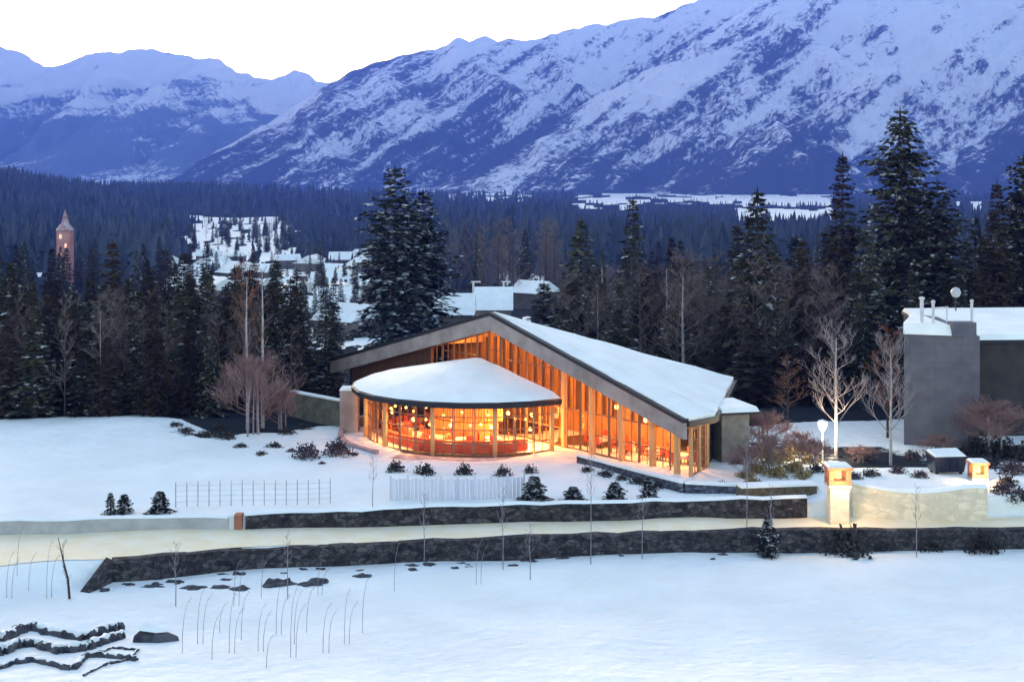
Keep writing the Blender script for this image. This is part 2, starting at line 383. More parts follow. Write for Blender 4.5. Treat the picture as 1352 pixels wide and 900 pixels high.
def pier(px, Y, zb, w, hb, hc, label):
    x = X(px, Y); r = empty('gate_pier', (x, Y, zb), label, 'pier')
    MB().box((0, 0, hb / 2 - .3), (w, w, hb + .6)).build('shaft', M['stone_lit'], r, bevel=.03)
    MB().box((0, 0, hb + .06), (w * 1.2, w * 1.2, .12)).build('ledge', M['concrete'], r)
    c = MB()
    for sx in (-1, 1):
        for sy in (-1, 1): c.box((sx * w * .45, sy * w * .45, hb + .12 + hc / 2), (w * .25, w * .25, hc))
    c.box((0, 0, hb + .12 + hc * .14), (w * 1.1, w * 1.1, hc * .28)); 
    c.build('brick_head', M['brick'], r)
    MB().lathe((0, 0, hb + .12 + hc * .3), [(.05, 0), (w * .2, .05), (w * .2, hc * .5), (.05, hc * .6)], 10).build('lantern', M['lantern'], r)
    MB().box((0, 0, hb + .12 + hc + .07), (w * 1.35, w * 1.35, .14)).build('cap', M['brick'], r)
    MB().box((0, 0, hb + .12 + hc + .19), (w * 1.3, w * 1.3, .1), taper=.8).build('snow_cap', M['snow'], r)
    l = bpy.data.lights.new('lantern_light', 'POINT'); l.energy = 36; l.color = (1, .62, .30); l.shadow_soft_size = .15
    lo = bpy.data.objects.new('lantern_light', l); col.objects.link(lo); lo.parent = r; lo.location = (-w * .1, -w * 1.3, hb + hc * .6)
    return r
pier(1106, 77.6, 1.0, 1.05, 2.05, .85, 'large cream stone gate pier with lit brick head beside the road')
pier(1291, 83.0, 2.0, .8, .25, .8, 'smaller red brick pier with lit lantern behind the cream entrance wall')

# ------------------------------------------------------------------ lodge
lodge = empty('lodge', (-1.4, 100.5, 1.7), 'timber lodge with glowing glass gable, round glazed dining wing and snowy roof', 'building')
OX = Vector((-1.4, 100.5, 1.7))
def lb(mb, name, m, parent=None, smooth=False, bevel=0):
    mb.v = [tuple(Vector(p) - OX) for p in mb.v]
    return mb.build(name, m, parent or lodge, smooth, bevel)
A = Vector((-1.4, 100.5, 10.15)); D = Vector((10.6, 85.5, 5.1)); Lc = Vector((-14.9, 116.9, 4.75)); Ee = Vector((12.75, 88, 5.0)); C = Vector((16.4, 103.6, 5.0)); K = Vector((4, 128, 4.8))
dR = (D - A); dR.z = 0; lenR = dR.length; dR.normalize(); dL = (Lc - A); dL.z = 0; lenL = dL.length; dL.normalize()
nO = Vector((-.78, -.626, 0)); nI = -nO
Zv = Vector((0, 0, 1))
def planez(a, b, c, x, y):
    n = (b - a).cross(c - a); return a.z - (n.x * (x - a.x) + n.y * (y - a.y)) / n.z
def roofz(p):
    return min(planez(A, D, C, p.x, p.y), planez(A, C, K, p.x, p.y), planez(A, K, Lc, p.x, p.y))
# roof decks
def slab(pts, th, mb, off=0):
    mb.prism([p + Zv * (off - th) for p in pts], [p + Zv * off for p in pts])
rf = MB(); slab([A, D, Ee], .3, rf); slab([A, Ee, C], .3, rf); slab([A, C, K], .3, rf); slab([A, K, Lc], .3, rf)
roof = lb(rf, 'roof', M['wood'])
# snow on the planes: subdivided sheets with uneven thickness
def snow_sheet(tri, mb, n=14, t=.30, edge=.97):
    cen = (tri[0] + tri[1] + tri[2]) / 3
    tri = [cen + (p - cen) * edge for p in tri]; base = len(mb.v); idx = {}
    def pt(i, j):
        a, b2 = i / n, j / n; p = tri[0] * (1 - a) + (tri[1] * (1 - b2) + tri[2] * b2) * a
        return p
    for i in range(n + 1):
        for j in range(i + 1):
            b2 = j / i if i else 0; a = i / n
            p = tri[0] * (1 - a) + (tri[1] * (1 - b2) + tri[2] * b2) * a
            e = 0.05 if i == n else 1
            idx[i, j] = len(mb.v); 
            if j in (0, i) or i == n: p = p + (cen - p).normalized() * (.10 * mn.noise(p * 1.1) + .06 * mn.noise(p * 3.1))
            mb.v.append(tuple(p + Zv * (t + .10 * mn.noise(p * .35) + .05 * mn.noise(p * 1.3))))
    for i in range(n):
        for j in range(i + 1):
            mb.f.append((idx[i, j], idx[i + 1, j], idx[i + 1, j + 1])); mb.m.append(mb.mi)
            if j < i: mb.f.append((idx[i, j], idx[i + 1, j + 1], idx[i, j + 1])); mb.m.append(mb.mi)
    # skirts
    for e in ([idx[i, 0] for i in range(n + 1)], [idx[i, i] for i in range(n + 1)], [idx[n, j] for j in range(n + 1)]):
        for p, q in zip(e[:-1], e[1:]):
            a, b2 = Vector(mb.v[p]), Vector(mb.v[q]); k = len(mb.v)
            mb.v += [tuple(a - Zv * (t + .12)), tuple(b2 - Zv * (t + .12))]; mb.f.append((p, q, k + 1, k)); mb.m.append(mb.mi)
sn = MB(); snow_sheet([A, D, Ee], sn, 18, .34, .99)
snow_sheet([A, Ee, C], sn, 18, .335, .985); snow_sheet([A, C, K], sn, 10, .26); snow_sheet([A, K, Lc], sn, 10, .26)
lb(sn, 'roof_snow', M['roof_snow'], roof, smooth=False)
# fascias on the gable + eave
fa = MB()
for P0, P1 in ((A, D), (A, Lc)):
    off = nO * .25
    a, b2 = P0 + off, P1 + off
    fa.prism([a - Zv * 1.02, b2 - Zv * .98, b2 - Zv * .98 + nI * .32, a - Zv * 1.02 + nI * .32], [a + Zv * .02, b2 + Zv * .02, b2 + Zv * .02 + nI * .32, a + Zv * .02 + nI * .32])
lb(fa, 'fascia', M['fascia'], roof)
gt = MB()
for P0, P1 in ((A, D), (A, Lc)):
    a, b2 = P0 + nO * .31 + Zv * .03, P1 + nO * .31 + Zv * .03
    gt.prism([a, b2, b2 + nI * .5, a + nI * .5], [a + Zv * .24, b2 + Zv * .24, b2 + nI * .5 + Zv * .24, a + nI * .5 + Zv * .24])
gt.bar(D + Vector((.1, -.05, -.05)), Ee + Vector((.1, -.05, -.05)), .18, .34); gt.bar(Ee + Vector((.1, 0, -.05)), C + Vector((.1, 0, -.05)), .18, .34)
lb(gt, 'roof_edge', M['darkmetal'], roof)
# gable glazing: bays
ins = nI * .75
def gp(s, z):       # s>0 right, s<0 left of the apex, on the glass plane
    d = dR * s if s >= 0 else dL * (-s)
    q = A + d + ins; q.z = z; return q
def ztop(s):
    return (A.z + (D.z - A.z) * s / lenR if s >= 0 else A.z + (Lc.z - A.z) * (-s) / lenL) - .95
zf = 1.72
def bay(p0, p1, zt0, zt1, rail, glassm=True):
    d = (p1 - p0); d.z = 0; d.normalize(); n = Vector((d.y, -d.x, 0)); w_ = .055
    fr = MB()
    b0, b1 = p0.copy(), p1.copy(); b0.z = b1.z = zf
    t0, t1 = p0.copy(), p1.copy(); t0.z, t1.z = zt0, zt1
    i0, i1 = d * .06, -d * .06
    fr.bar(b0 + i0 + Zv * .08, t0 + i0, .08, .12); fr.bar(b1 + i1 + Zv * .08, t1 + i1, .08, .12)
    fr.bar(b0 + i0 + Zv * .06, b1 + i1 + Zv * .06, .12, .12); fr.bar(t0 + i0, t1 + i1, .12, .1)
    for rz in rail:
        if rz < min(zt0, zt1) - .2:
            fr.bar(b0 + i0 + Zv * (rz - zf), b1 + i1 + Zv * (rz - zf), .07, .07)
    mid = (b0 + b1) / 2; tm = (t0 + t1) / 2
    fr.bar(mid + Zv * .1, tm, .06, .06)
    wobj = lb(fr, 'window', M['mullion'])
    pn = MB(); pn.face([b0 + i0 + Zv * .1, b1 + i1 + Zv * .1, t1 + i1, t0 + i0])
    lb(pn, 'pane', M['glass'], wobj)
    return wobj
bayw = 1.42
s_edges = [-8.4 + bayw * i for i in range(20)]
s_edges = [s for s in s_edges if s < 18.0]
for s0, s1 in zip(s_edges[:-1], s_edges[1:]):
    if s0 < 0 < s1:
        for a, b2 in ((s0, -.001), (.001, s1)): bay(gp(a, 0), gp(b2, 0), ztop(a), ztop(b2), (3.0, 5.4, 7.6))
    else: bay(gp(s0, 0), gp(s1, 0), ztop(s0), ztop(s1), (3.0, 4.4, 7.0))
for s in [e for e in s_edges if e > 7.0][::2] + [17.9]:
    q = gp(s, 0) + nO * .22; cb = MB().box((q.x, q.y, (ztop(s) + zf) / 2), (.3, .3, ztop(s) - zf), math.atan2(dR.y, dR.x))
    lb(cb, 'column', M['column'])
# end wall at the low right corner
e0 = D + nI * .75 - dR * .35; e1 = Ee + Vector((-.5, .35, 0)); e0.z = e1.z = 0
for i in range(2):
    a = e0 + (e1 - e0) * i / 2; b2 = e0 + (e1 - e0) * (i + 1) / 2
    bay(a, b2, 4.6, 4.6, (2.5, 3.2, 3.9))
for t in (0, .5, 1):
    q = e0 + (e1 - e0) * t; lb(MB().box((q.x, q.y, 3.2), (.2, .2, 3.0), .8), 'column', M['column'])
# solid walls: left part of the gable, right side, back
sw = MB()
for sA, sB in ((-19.8, -8.5),):
    a, b2 = gp(sA, zf - .6), gp(sB, zf - .6); sw.prism([a, b2, b2 + nI * .3, a + nI * .3], [Vector((p.x, p.y, z)) for p, z in ((a, ztop(sA)), (b2, ztop(sB)), (b2 + nI * .3, ztop(sB)), (a + nI * .3, ztop(sA)))])
lb(sw, 'gable_wall', M['wooddark'])
rw = MB(); a = e1.copy(); b2 = C + Vector((-.6, -.4, 0)); a.z = b2.z = 1.2; dd = (b2 - a).normalized(); nn = Vector((-dd.y, dd.x, 0)) * .35
rw.prism([a, b2, b2 + nn, a + nn], [p + Zv * 3.5 for p in (a, b2, b2 + nn, a + nn)])
c2 = K + Vector((-.5, -1.5, 0)); c2.z = 1.2; dd = (c2 - b2).normalized(); nn = Vector((-dd.y, dd.x, 0)) * .35
rw.prism([b2, c2, c2 + nn, b2 + nn], [p + Zv * 3.4 for p in (b2, c2, c2 + nn, b2 + nn)])
l2 = gp(-19.8, 1.2); dd = (l2 - c2).normalized(); nn = Vector((-dd.y, dd.x, 0)) * .35
rw.prism([c2, l2, l2 + nn, c2 + nn], [p + Zv * 3.2 for p in (c2, l2, l2 + nn, c2 + nn)])
lb(rw, 'stone_wall', M['stone'])
# floor
fl = MB(); fp = [gp(-19.5, 1.2), gp(0, 1.2), gp(17.9, 1.2), Vector((e1.x, e1.y, 1.2)), Vector((b2.x, b2.y, 1.2)), Vector((c2.x, c2.y, 1.2))]
fl.prism(fp, [p + Zv * .5 for p in fp]); lb(fl, 'floor', M['floor'])
# inner back wall with timber boarding
iw = MB(); dep = 5.2
prev = None
for i in range(27):
    s = -12 + i * 1.05
    d = dR * s if s >= 0 else dL * (-s); q = A + d + nI * dep
    zt_ = roofz(q) - .36
    if s > 14.2 or zt_ < 3: continue
    cur = (Vector((q.x, q.y, 1.7)), Vector((q.x, q.y, zt_)))
    if prev:
        h = nI * .12
        iw.prism([prev[0], cur[0], cur[0] + h, prev[0] + h], [prev[1], cur[1], cur[1] + h, prev[1] + h])
    prev = cur
lb(iw, 'inner_wall', M['wood'])
st = MB()
for i in range(24):
    s = -8 + i * .95; d = dR * s if s >= 0 else dL * (-s); q = A + d + nI * (dep - .15)
    zt_ = roofz(q) - .5
    if zt_ > 3.4: st.bar((q.x, q.y, 3.4), (q.x, q.y, zt_), .16, .2)
lb(st, 'wall_battens', M['wooddark'])
# rafters
rr = MB()
for s in np.arange(-7.5, 18, 2.84):
    a = gp(s, 0); a.z = roofz(a) - .55; q = a + nI * 4.8; q.z = roofz(q) - .55
    rr.bar(a, q, .22, .5)
lb(rr, 'rafters', M['column'])

# round dining wing
cc = Vector((-2.35, 100.4, 0)); th0 = math.atan2(dR.y, dR.x); th1 = math.atan2(dL.y, dL.x) - 2 * math.pi
def ring(t, r, z):
    a = th0 + (th1 - th0) * t; return Vector((cc.x + r * math.cos(a), cc.y + r * math.sin(a), z))
nb = 18; RW = 7.9
for i in range(nb):
    p0, p1 = ring(i / nb, RW, 0), ring((i + 1) / nb, RW, 0)
    bay(p1, p0, 4.95, 4.95, (2.5, 3.4, 4.25))
for i in range(0, nb + 1, 3):
    q = ring(i / nb, RW + .15, 0); lb(MB().lathe((q.x, q.y, zf - .1), [(.16, 0), (.16, 3.4)], 10), 'column', M['column'], smooth=True)
def ringf(t, r, z):
    k = t * 12; i = min(int(k), 11); return ring(i / 12, r, z).lerp(ring((i + 1) / 12, r, z), k - i)
wr = MB(); NR = 60
ro_, rs_ = 9.05, 8.95
def conez(r, z0, z1, rr_): return z1 + (z0 - z1) * (r / rr_)
# roof body
RZ0, RZ1 = 5.32, 7.0
base = len(wr.v)
for j, (r, z) in enumerate([(7.5, 5.0), (ro_, 5.0), (ro_ + .04, 5.32), (.05, RZ1)]):
    for i in range(NR + 1): wr.v.append(tuple(ringf(i / NR, r, z)))
for j in range(3):
    for i in range(NR): q = j * (NR + 1) + i; wr.f.append((q, q + 1, q + NR + 2, q + NR + 1)); wr.m.append(0)
wroof = lb(wr, 'wing_roof', M['darkmetal'])
cl = MB(); cl.face([ringf(i / NR, 8.6, 4.985) for i in range(NR + 1)]); lb(cl, 'wing_ceiling', M['wood'], wroof)
ws = MB(); NRAD = 12
for j in range(NRAD + 1):
    r = .15 + (rs_ - .15) * j / NRAD
    for i in range(NR + 1):
        p = ringf(i / NR, r, 0); th = .22 + .05 * mn.noise(p * .4 + Vector((3, 1, 9))) + .02 * mn.noise(p * 1.5)
        if j == NRAD: th = .05
        elif j == NRAD - 1: th *= .95
        bulge = .04 * math.sin(math.pi * (r / rs_)) 
        ws.v.append((p.x, p.y, conez(r, RZ0, RZ1, ro_) + th + bulge))
for j in range(NRAD):
    for i in range(NR): q = j * (NR + 1) + i; ws.f.append((q, q + 1, q + NR + 2, q + NR + 1)); ws.m.append(0)
lb(ws, 'wing_snow', M['roof_snow'], wroof, smooth=True)
wf = MB(); wf.prism([ring(i / 32, 8.2, 1.2) for i in range(33)], [ring(i / 32, 8.2, 1.70) for i in range(33)]); lb(wf, 'wing_floor', M['floor'])
# red banquette along the inside and red dado
bq = MB()
for i in range(28):
    t0, t1 = .05 + .9 * i / 28, .05 + .9 * (i + 1) / 28
    bq.prism([ring(t0, 6.9, 1.7), ring(t1, 6.9, 1.7), ring(t1, 6.5, 1.7), ring(t0, 6.5, 1.7)], [ring(t0, 6.9, 2.5), ring(t1, 6.9, 2.5), ring(t1, 6.6, 2.5), ring(t0, 6.6, 2.5)])
lb(bq, 'banquette', M['red'])
pt = MB()
for i in range(24):
    t0, t1 = .08 + .84 * i / 24, .08 + .84 * (i + 1) / 24
    pt.prism([ring(t0, 3.4, 1.7), ring(t1, 3.4, 1.7), ring(t1, 3.2, 1.7), ring(t0, 3.2, 1.7)], [ring(t0, 3.4, 3.1), ring(t1, 3.4, 3.1), ring(t1, 3.2, 3.1), ring(t0, 3.2, 3.1)])
lb(pt, 'servery_wall', M['wood'])
pt = MB()
for i in range(48):
    t0, t1 = .04 + .92 * i / 48, .04 + .92 * (i + .8) / 48
    pt.prism([ring(t0, 3.3, 3.15), ring(t1, 3.3, 3.15), ring(t1, 3.2, 3.15), ring(t0, 3.2, 3.15)], [ring(t0, 3.3, 4.95), ring(t1, 3.3, 4.95), ring(t1, 3.2, 4.95), ring(t0, 3.2, 4.95)])
lb(pt, 'timber_screen', M['wood'])
# terrace slab with low wall on the left
ter = empty('terrace', (-1.4, 100.5, 1.7), 'curved snow dusted terrace with a low parapet round the dining wing', 'terrace')
tw = MB(); 
for i in range(40):
    t0, t1 = i / 40, (i + 1) / 40
    tw.prism([ring(t0, 9.9, 1.0) - OX, ring(t1, 9.9, 1.0) - OX, ring(t1, 8.1, 1.0) - OX, ring(t0, 8.1, 1.0) - OX], [ring(t0, 9.9, 1.66) - OX, ring(t1, 9.9, 1.66) - OX, ring(t1, 8.1, 1.68) - OX, ring(t0, 8.1, 1.68) - OX])
tw.build('paving', mat('terrace_paving', (.30, .22, .2), (.62, .6, .62), scale=1.2, rough=.8), ter)
tp = MB()
for i in range(28):
    t0, t1 = .45 + .53 * i / 28, .45 + .53 * (i + 1) / 28
    hA = 2.0 + .35 * sstep(.6, .95, t0); hB = 2.0 + .35 * sstep(.6, .95, t1)
    tp.prism([ring(t0, 10.0, 1.0) - OX, ring(t1, 10.0, 1.0) - OX, ring(t1, 9.65, 1.0) - OX, ring(t0, 9.65, 1.0) - OX], [ring(t0, 10.0, hA) - OX, ring(t1, 10.0, hB) - OX, ring(t1, 9.65, hB) - OX, ring(t0, 9.65, hA) - OX])
tp.build('parapet', mat('parapet_stone', (.30, .22, .23), (.42, .34, .36), scale=2, rough=.9, bump=.3), ter)
# pendant lamps (hang from the ceilings: things of their own)
def pendant(p, ztop_, e, label, r=.13, group=None):
    o = empty('pendant_lamp', p, label, 'lamp', group)
    MB().lathe((0, 0, 0), [(.02, -r), (r * .72, -r * .7), (r, 0), (r * .7, r * .7), (.02, r)], 12).build('globe', M['globe'], o, smooth=True)
    if ztop_ > p[2] + r: MB().tube([(0, 0, r * .9), (0, 0, ztop_ - p[2])], .015, 5).build('cable', M['darkmetal'], o)
    l = bpy.data.lights.new('lamp_light', 'POINT'); l.energy = e; l.color = (1.0, .41, .11); l.shadow_soft_size = .25
    lo = bpy.data.objects.new('lamp_light', l); col.objects.link(lo); lo.parent = o; lo.location = (0, 0, -r - .12)
    return o
wing_l = [(518, 543, 97.5, 'globe lamp glowing behind the leftmost windows of the round wing'), (546, 553, 95.5, 'globe lamp between the two left columns of the round wing'),
          (595, 561, 94.5, 'brightest globe lamp in the middle of the round wing'), (649, 563, 95, 'globe lamp just right of the round wing centre'),
          (671, 545, 96.5, 'high globe lamp under the eave of the round wing'), (702, 547, 96.5, 'yellow globe lamp under the right end of the round eave'), (700, 566, 94.6, 'low globe lamp near the right end of the round wing')]
for px, py, Y, lab in wing_l:
    p = P(px, py, Y); pendant(p, 4.97, 56, lab)
gab_l = [(-5.6, 8.2, 'globe lamp at the left of the gable above the round roof'), (-1.0, 8.6, 'topmost globe lamp under the gable peak'), (4.0, 7.3, 'globe lamp in the gable just right of the round roof tip'),
         (7.2, 6.2, 'globe lamp half way down the sloping gable glass'), (10.2, 4.7, 'globe lamp behind the tall gable columns'), (13.0, 4.2, 'globe lamp in the lower part of the gable'), (15.8, 3.9, 'globe lamp in the low corner of the lodge')]
for s, z, lab in gab_l:
    d = dR * s if s >= 0 else dL * (-s); q = A + d + nI * 2.6; q.z = z
    pendant(q, roofz(q) - .3, 50 if s < 9 else 42, lab, .15)
q = e1 + Vector((-1.5, .6, 0)); pendant(Vector((q.x, q.y, 4.1)), 4.6, 20, 'globe lamp behind the right end windows of the lodge', .16)
# small unlit-by-name accent lights strung under the wing ceiling
ap = None
for i in range(26):
    t = .06 + .88 * i / 25; q = ring(t, U(4.6, 7.2), U(3.3, 4.6))
    if ap is None:
        ap = empty('accent_lamp', q, 'small warm hanging lamp among the many inside the round wing', 'lamp', 'small lamps inside the round wing')
        MB().lathe((0, 0, 0), [(.02, -.09), (.08, -.06), (.09, 0), (.05, .08), (.015, .1)], 10).build('shade', emit('amber_glow', (1.0, .50, .14), .5), ap, smooth=True)
        MB().tube([(0, 0, .1), (0, 0, .6)], .012, 4).build('cable', M['darkmetal'], ap)
    else: copy_tree(ap, q, 0, None, None, 'small lamps inside the round wing')
# tables and chairs
tproto = cproto = None
GT, GC = 'dining tables inside the lodge', 'red dining chairs inside the lodge'
spots = [ring(t, r, 1.7) for t, r in [(.15, 5.2), (.27, 5.4), (.39, 5.3), (.51, 5.4), (.63, 5.3), (.75, 5.4), (.87, 5.2)]]
for sd in (8.6, 11.2, 13.8, 16.2):
    q = A + dR * sd + nI * 2.6; q.z = 1.7; spots.append(q)
for i, q in enumerate(spots):
    if not tproto:
        tproto = empty('dining_table', q, 'small round dining table with pale linen behind the lodge windows', 'table', GT)
        MB().lathe((0, 0, 0), [(.52, .5), (.56, .74), (.5, .76)], 20).build('tablecloth', M['cloth'], tproto)
        MB().lathe((0, 0, 0), [(.3, 0), (.28, .04), (.05, .08), (.05, .6)], 12).build('pedestal', M['darkmetal'], tproto)
    else: copy_tree(tproto, q, 0, None, None, GT)
    for k in range(4):
        a = k * 1.571 + i * .4; p = q + Vector((math.cos(a) * .85, math.sin(a) * .85, 0))
        if not cproto:
            cproto = empty('dining_chair', p, 'red upholstered dining chair at a table behind the lodge windows', 'chair', GC, a)
            MB().box((0, 0, .45), (.46, .46, .08)).build('seat', M['red'], cproto, bevel=.02)
            MB().box((.21, 0, .78), (.06, .44, .55)).build('backrest', M['red'], cproto, bevel=.02)
            for sx in (-.19, .19):
                for sy in (-.19, .19): MB().box((sx, sy, .205), (.04, .04, .41)).build('leg', M['wooddark'], cproto)
        else: copy_tree(cproto, p, a, None, None, GC)

# low wall and steps in front of the glass
def poly_wall(name, pts, zb, zt, th, m, label, cap=True):
    r = empty(name, (0, 0, 0), label, 'wall'); w = MB(); s = MB()
    for a, b2 in zip(pts[:-1], pts[1:]):
        a, b2 = Vector(a), Vector(b2); d = (b2 - a).normalized(); n = Vector((-d.y, d.x, 0)) * th / 2
        f = lambda z: [Vector((p.x, p.y, z)) for p in (a - n, b2 - n, b2 + n, a + n)]
        w.prism(f(zb), f(zt))
        n = n * 1.15
        if cap: s.prism(f(zt + .003), [p for p in f(zt + .13)])
    w.build('masonry', m, r)
    if cap: s.build('snow_cap', M['snow'], r)
    return r
M['bluestone'] = rubble('blue_grey_stone', (.05, .055, .075), (.11, .12, .15), (.03, .03, .04))
poly_wall('garden_wall', [P(765, 0, 90.5) * 1, P(845, 0, 85.5), P(905, 0, 82.3), P(985, 0, 81.5)], 1.0, 2.15, .45, M['bluestone'], 'low blue grey garden wall with snow cap in front of the tall gable windows')
poly_wall('hedge_bank', [P(975, 0, 80.5), P(1075, 0, 81.2)], 1.0, 2.35, .9, mat('dry_hedge', (.08, .065, .04), (.16, .13, .08), scale=5, bump=.8, bscale=14, rough=.95), 'clipped brown hedge bank beside the gate pier')

# grey stone annexe right of the lodge
an_ = empty('stone_annexe', (13.6, 91.5, 1.4), 'small grey stone annexe with flat snowy roof against the right end of the lodge', 'building')
MB().box((.35, .8, 1.6), (1.9, 3.6, 3.8), .25).build('wall', M['concrete'] if False else mat('olive_stone', (.15, .14, .12), (.24, .22, .19), scale=1.5, bump=.5, bscale=5, rough=.95), an_)
MB().box((.55, .8, 3.5), (2.7, 4.3, .12), .25).build('roof', M['darkmetal'], an_)
MB().box((.55, .8, 3.72), (2.65, 4.25, .3), .25, .9).build('roof_snow', M['roof_snow'], an_)
# left low building part behind the lodge wing
poly_wall('stub_wall', [P(385, 0, 108), P(442, 0, 104), P(472, 0, 102.5)], 1.0, 3.6, .4, mat('olive_wall', (.09, .085, .06), (.15, .14, .1), scale=1.5, bump=.4, rough=.95), 'olive grey garden wall with snow cap left of the lodge eave')
pb = MB().box((0, 0, 1.5), (1.3, 1.3, 3.4)); r_ = empty('stone_post', P(462, 0, 101.2) * 1, 'thick pale stone post beside the left terrace edge', 'post'); r_.location.z = 1.6
pb.build('shaft', M['fascia'], r_); MB().box((0, 0, 3.3), (1.4, 1.4, .18), 0, .85).build('snow_cap', M['snow'], r_)

# ------------------------------------------------------------------ right-hand building
bl = empty('concrete_building', (29, 96, 1.7), 'tall grey windowless building block with snowy flat roof and vents', 'building')
def bb(mb, name, m, parent=None, bevel=0):
    mb.v = [tuple(Vector(p) - Vector((29, 96, 1.7))) for p in mb.v]; return mb.build(name, m, parent or bl, False, bevel)
x0, x1 = X(1195, 96), X(1291, 95)
tb = MB(); zt_ = 9.35
tb.prism([(x0, 96.3, 0), (x1, 94.6, 0), (x1 + 1.2, 108, 0), (x0 + 4.6, 110, 0)], [(x0, 96.3, zt_), (x1, 94.6, zt_), (x1 + 1.2, 108, zt_), (x0 + 4.6, 110, zt_)])
bb(tb, 'tower_wall', M['darkrender'])
sv = MB(); sv.prism([(x0 - .1, 96.1, zt_), (x1 - 1.7, 95.0, zt_), (x1 - 1, 108, zt_), (x0 + 4.4, 110, zt_)], [(x0, 96.4, zt_ + .75), (x1 - 1.8, 95.3, zt_ + .7), (x1 - 1.2, 107.5, zt_ + .2), (x0 + 4.5, 109.5, zt_ + .2)])
bb(sv, 'roof_snow', M['roof_snow'])
pw = MB(); pw.box((x1 - .95, 95.4, zt_ + .45), (1.6, 1.2, .9)); bb(pw, 'plant_box', M['darkrender'])
wg = MB(); xr = X(1700, 103)
wg.prism([(x1 + .3, 99.5, 0), (xr, 101.5, 0), (xr, 116, 0), (x1 + .3, 114, 0)], [(x1 + .3, 99.5, 8.35), (xr, 101.5, 8.35), (xr, 116, 8.9), (x1 + .3, 114, 8.9)])
bb(wg, 'wing_wall', M['brownrender'])
gs = MB(); gs.prism([(x1 + .1, 99.1, 8.36), (xr, 101.1, 8.36), (xr, 116, 9.0), (x1 + .1, 114, 9.0)], [(x1 + .1, 99.2, 8.55), (xr, 101.2, 8.55), (xr, 116, 9.2), (x1 + .1, 114, 9.2)])
bb(gs, 'eave_board', M['darkmetal'])
g2 = MB(); g2.prism([(x1 + .15, 99.2, 8.56), (xr, 101.2, 8.56), (xr, 116, 9.21), (x1 + .15, 114, 9.21)], [(x1 + .2, 99.5, 8.95), (xr, 101.5, 8.95), (xr, 115.5, 9.5), (x1 + .2, 113.5, 9.5)])
bb(g2, 'wing_snow', M['roof_snow'])
ws_ = MB()
for k in range(4):
    xx = x1 + 3.2 + k * 2.6; ws_.box((xx, 99.72 + (xx - x1) * .075, 4.6), (1.3, .08, 1.5))
bb(ws_, 'window', M['darkmetal'])
for k, (px, h, r) in enumerate([(1217, 1.5, .13), (1232, 1.25, .1), (1283, 1.3, .09)]):
    xx = X(px, 97); t = MB().tube([(xx, 97, zt_), (xx, 97, zt_ + .8 + h)], r, 8); t.lathe((xx, 97, zt_ + .8 + h), [(r * 1.6, 0), (r * 1.6, .12), (.02, .2)], 8); bb(t, 'vent_pipe', M['palemetal'])
pb = MB(); pb.bar((X(1234, 96.8), 96.8, zt_ + 1.7), (X(1252, 96.8), 96.8, zt_ + 1.75), .1, .12); pb.bar((X(1250, 96.8), 96.8, zt_ + .7), (X(1250, 96.8), 96.8, zt_ + 1.75), .08); bb(pb, 'duct', M['palemetal'])
# globe lamp on a mast behind the block
gp_ = P(1262, 386, 112); r_ = empty('globe_light', (gp_.x, gp_.y, 8.9), 'pale round globe light on a thin mast above the flat roof', 'lamp')
MB().tube([(0, 0, 0), (0, 0, gp_.z - 8.9 - .3)], .05, 6).build('mast', M['darkmetal'], r_)
MB().lathe((0, 0, gp_.z - 8.9), [(.03, -.42), (.28, -.32), (.42, 0), (.28, .32), (.03, .42)], 14).build('globe', mat('opal_globe', (.45, .46, .46), rough=.3), r_, smooth=True)

# street lamp
p = hit(1086, 607); r_ = empty('street_lamp', p, 'white glowing path lamp on a pale post beside the bare birch', 'street lamp')
h = p.z + 0; top = CH - (563 - HY) / F * p.y - p.z
MB().tube([(0, 0, -.2), (0, 0, top - .25)], .06, 8).build('post', M['palemetal'], r_)
MB().lathe((0, 0, top - .3), [(.10, 0), (.24, .25), (.30, .5), (.2, .56)], 12).build('lamp_shade', M['whiteglobe'], r_, smooth=True)
MB().lathe((0, 0, top + .27), [(.36, 0), (.3, .1), (.04, .2)], 12).build('lamp_cap', M['snow'], r_)
l = bpy.data.lights.new('street_light', 'POINT'); l.energy = 120; l.color = (1, .80, .52); l.shadow_soft_size = .3
lo = bpy.data.objects.new('street_light', l); col.objects.link(lo); lo.parent = r_; lo.location = (0, -.6, top - .1)

# waste container
q = Vector((X(1249, 85.5), 85.5, 0)); q.z = gz(q.x, q.y); r_ = empty('waste_container', q, 'dark blue waste container with snow on its lid behind the cream entrance wall', 'container', None, .12)
b = MB(); b.prism([(-.9, -.55, .16), (.9, -.55, .16), (.9, .55, .16), (-.9, .55, .16)], [(-1.02, -.68, 1.05), (1.02, -.68, 1.05), (1.02, .68, 1.2), (-1.02, .68, 1.2)])
for k in (-.5, 0, .5): b.box((k, -.63, .62), (.07, .06, .8))
b.build('body', M['carpaint'], r_)
b = MB(); b.prism([(-1.06, -.74, 1.055), (1.06, -.74, 1.055), (1.06, .72, 1.205), (-1.06, .72, 1.205)], [(-1.06, -.74, 1.12), (1.06, -.74, 1.12), (1.06, .72, 1.28), (-1.06, .72, 1.28)]); lid = b.build('lid', M['darkmetal'], r_)
b = MB(); b.prism([(-1.0, -.7, 1.125), (1.0, -.7, 1.125), (1.0, .68, 1.285), (-1.0, .68, 1.285)], [(-.9, -.55, 1.24), (.92, -.58, 1.22), (.9, .55, 1.42), (-.9, .58, 1.4)]); b.build('snow_cap', M['snow'], lid)
for sx in (-.75, .75):
    for sy in (-.4, .4): MB().tube([(sx, sy - .04, .1), (sx, sy + .04, .1)], .11, 10).build('wheel', M['tyre'], r_)

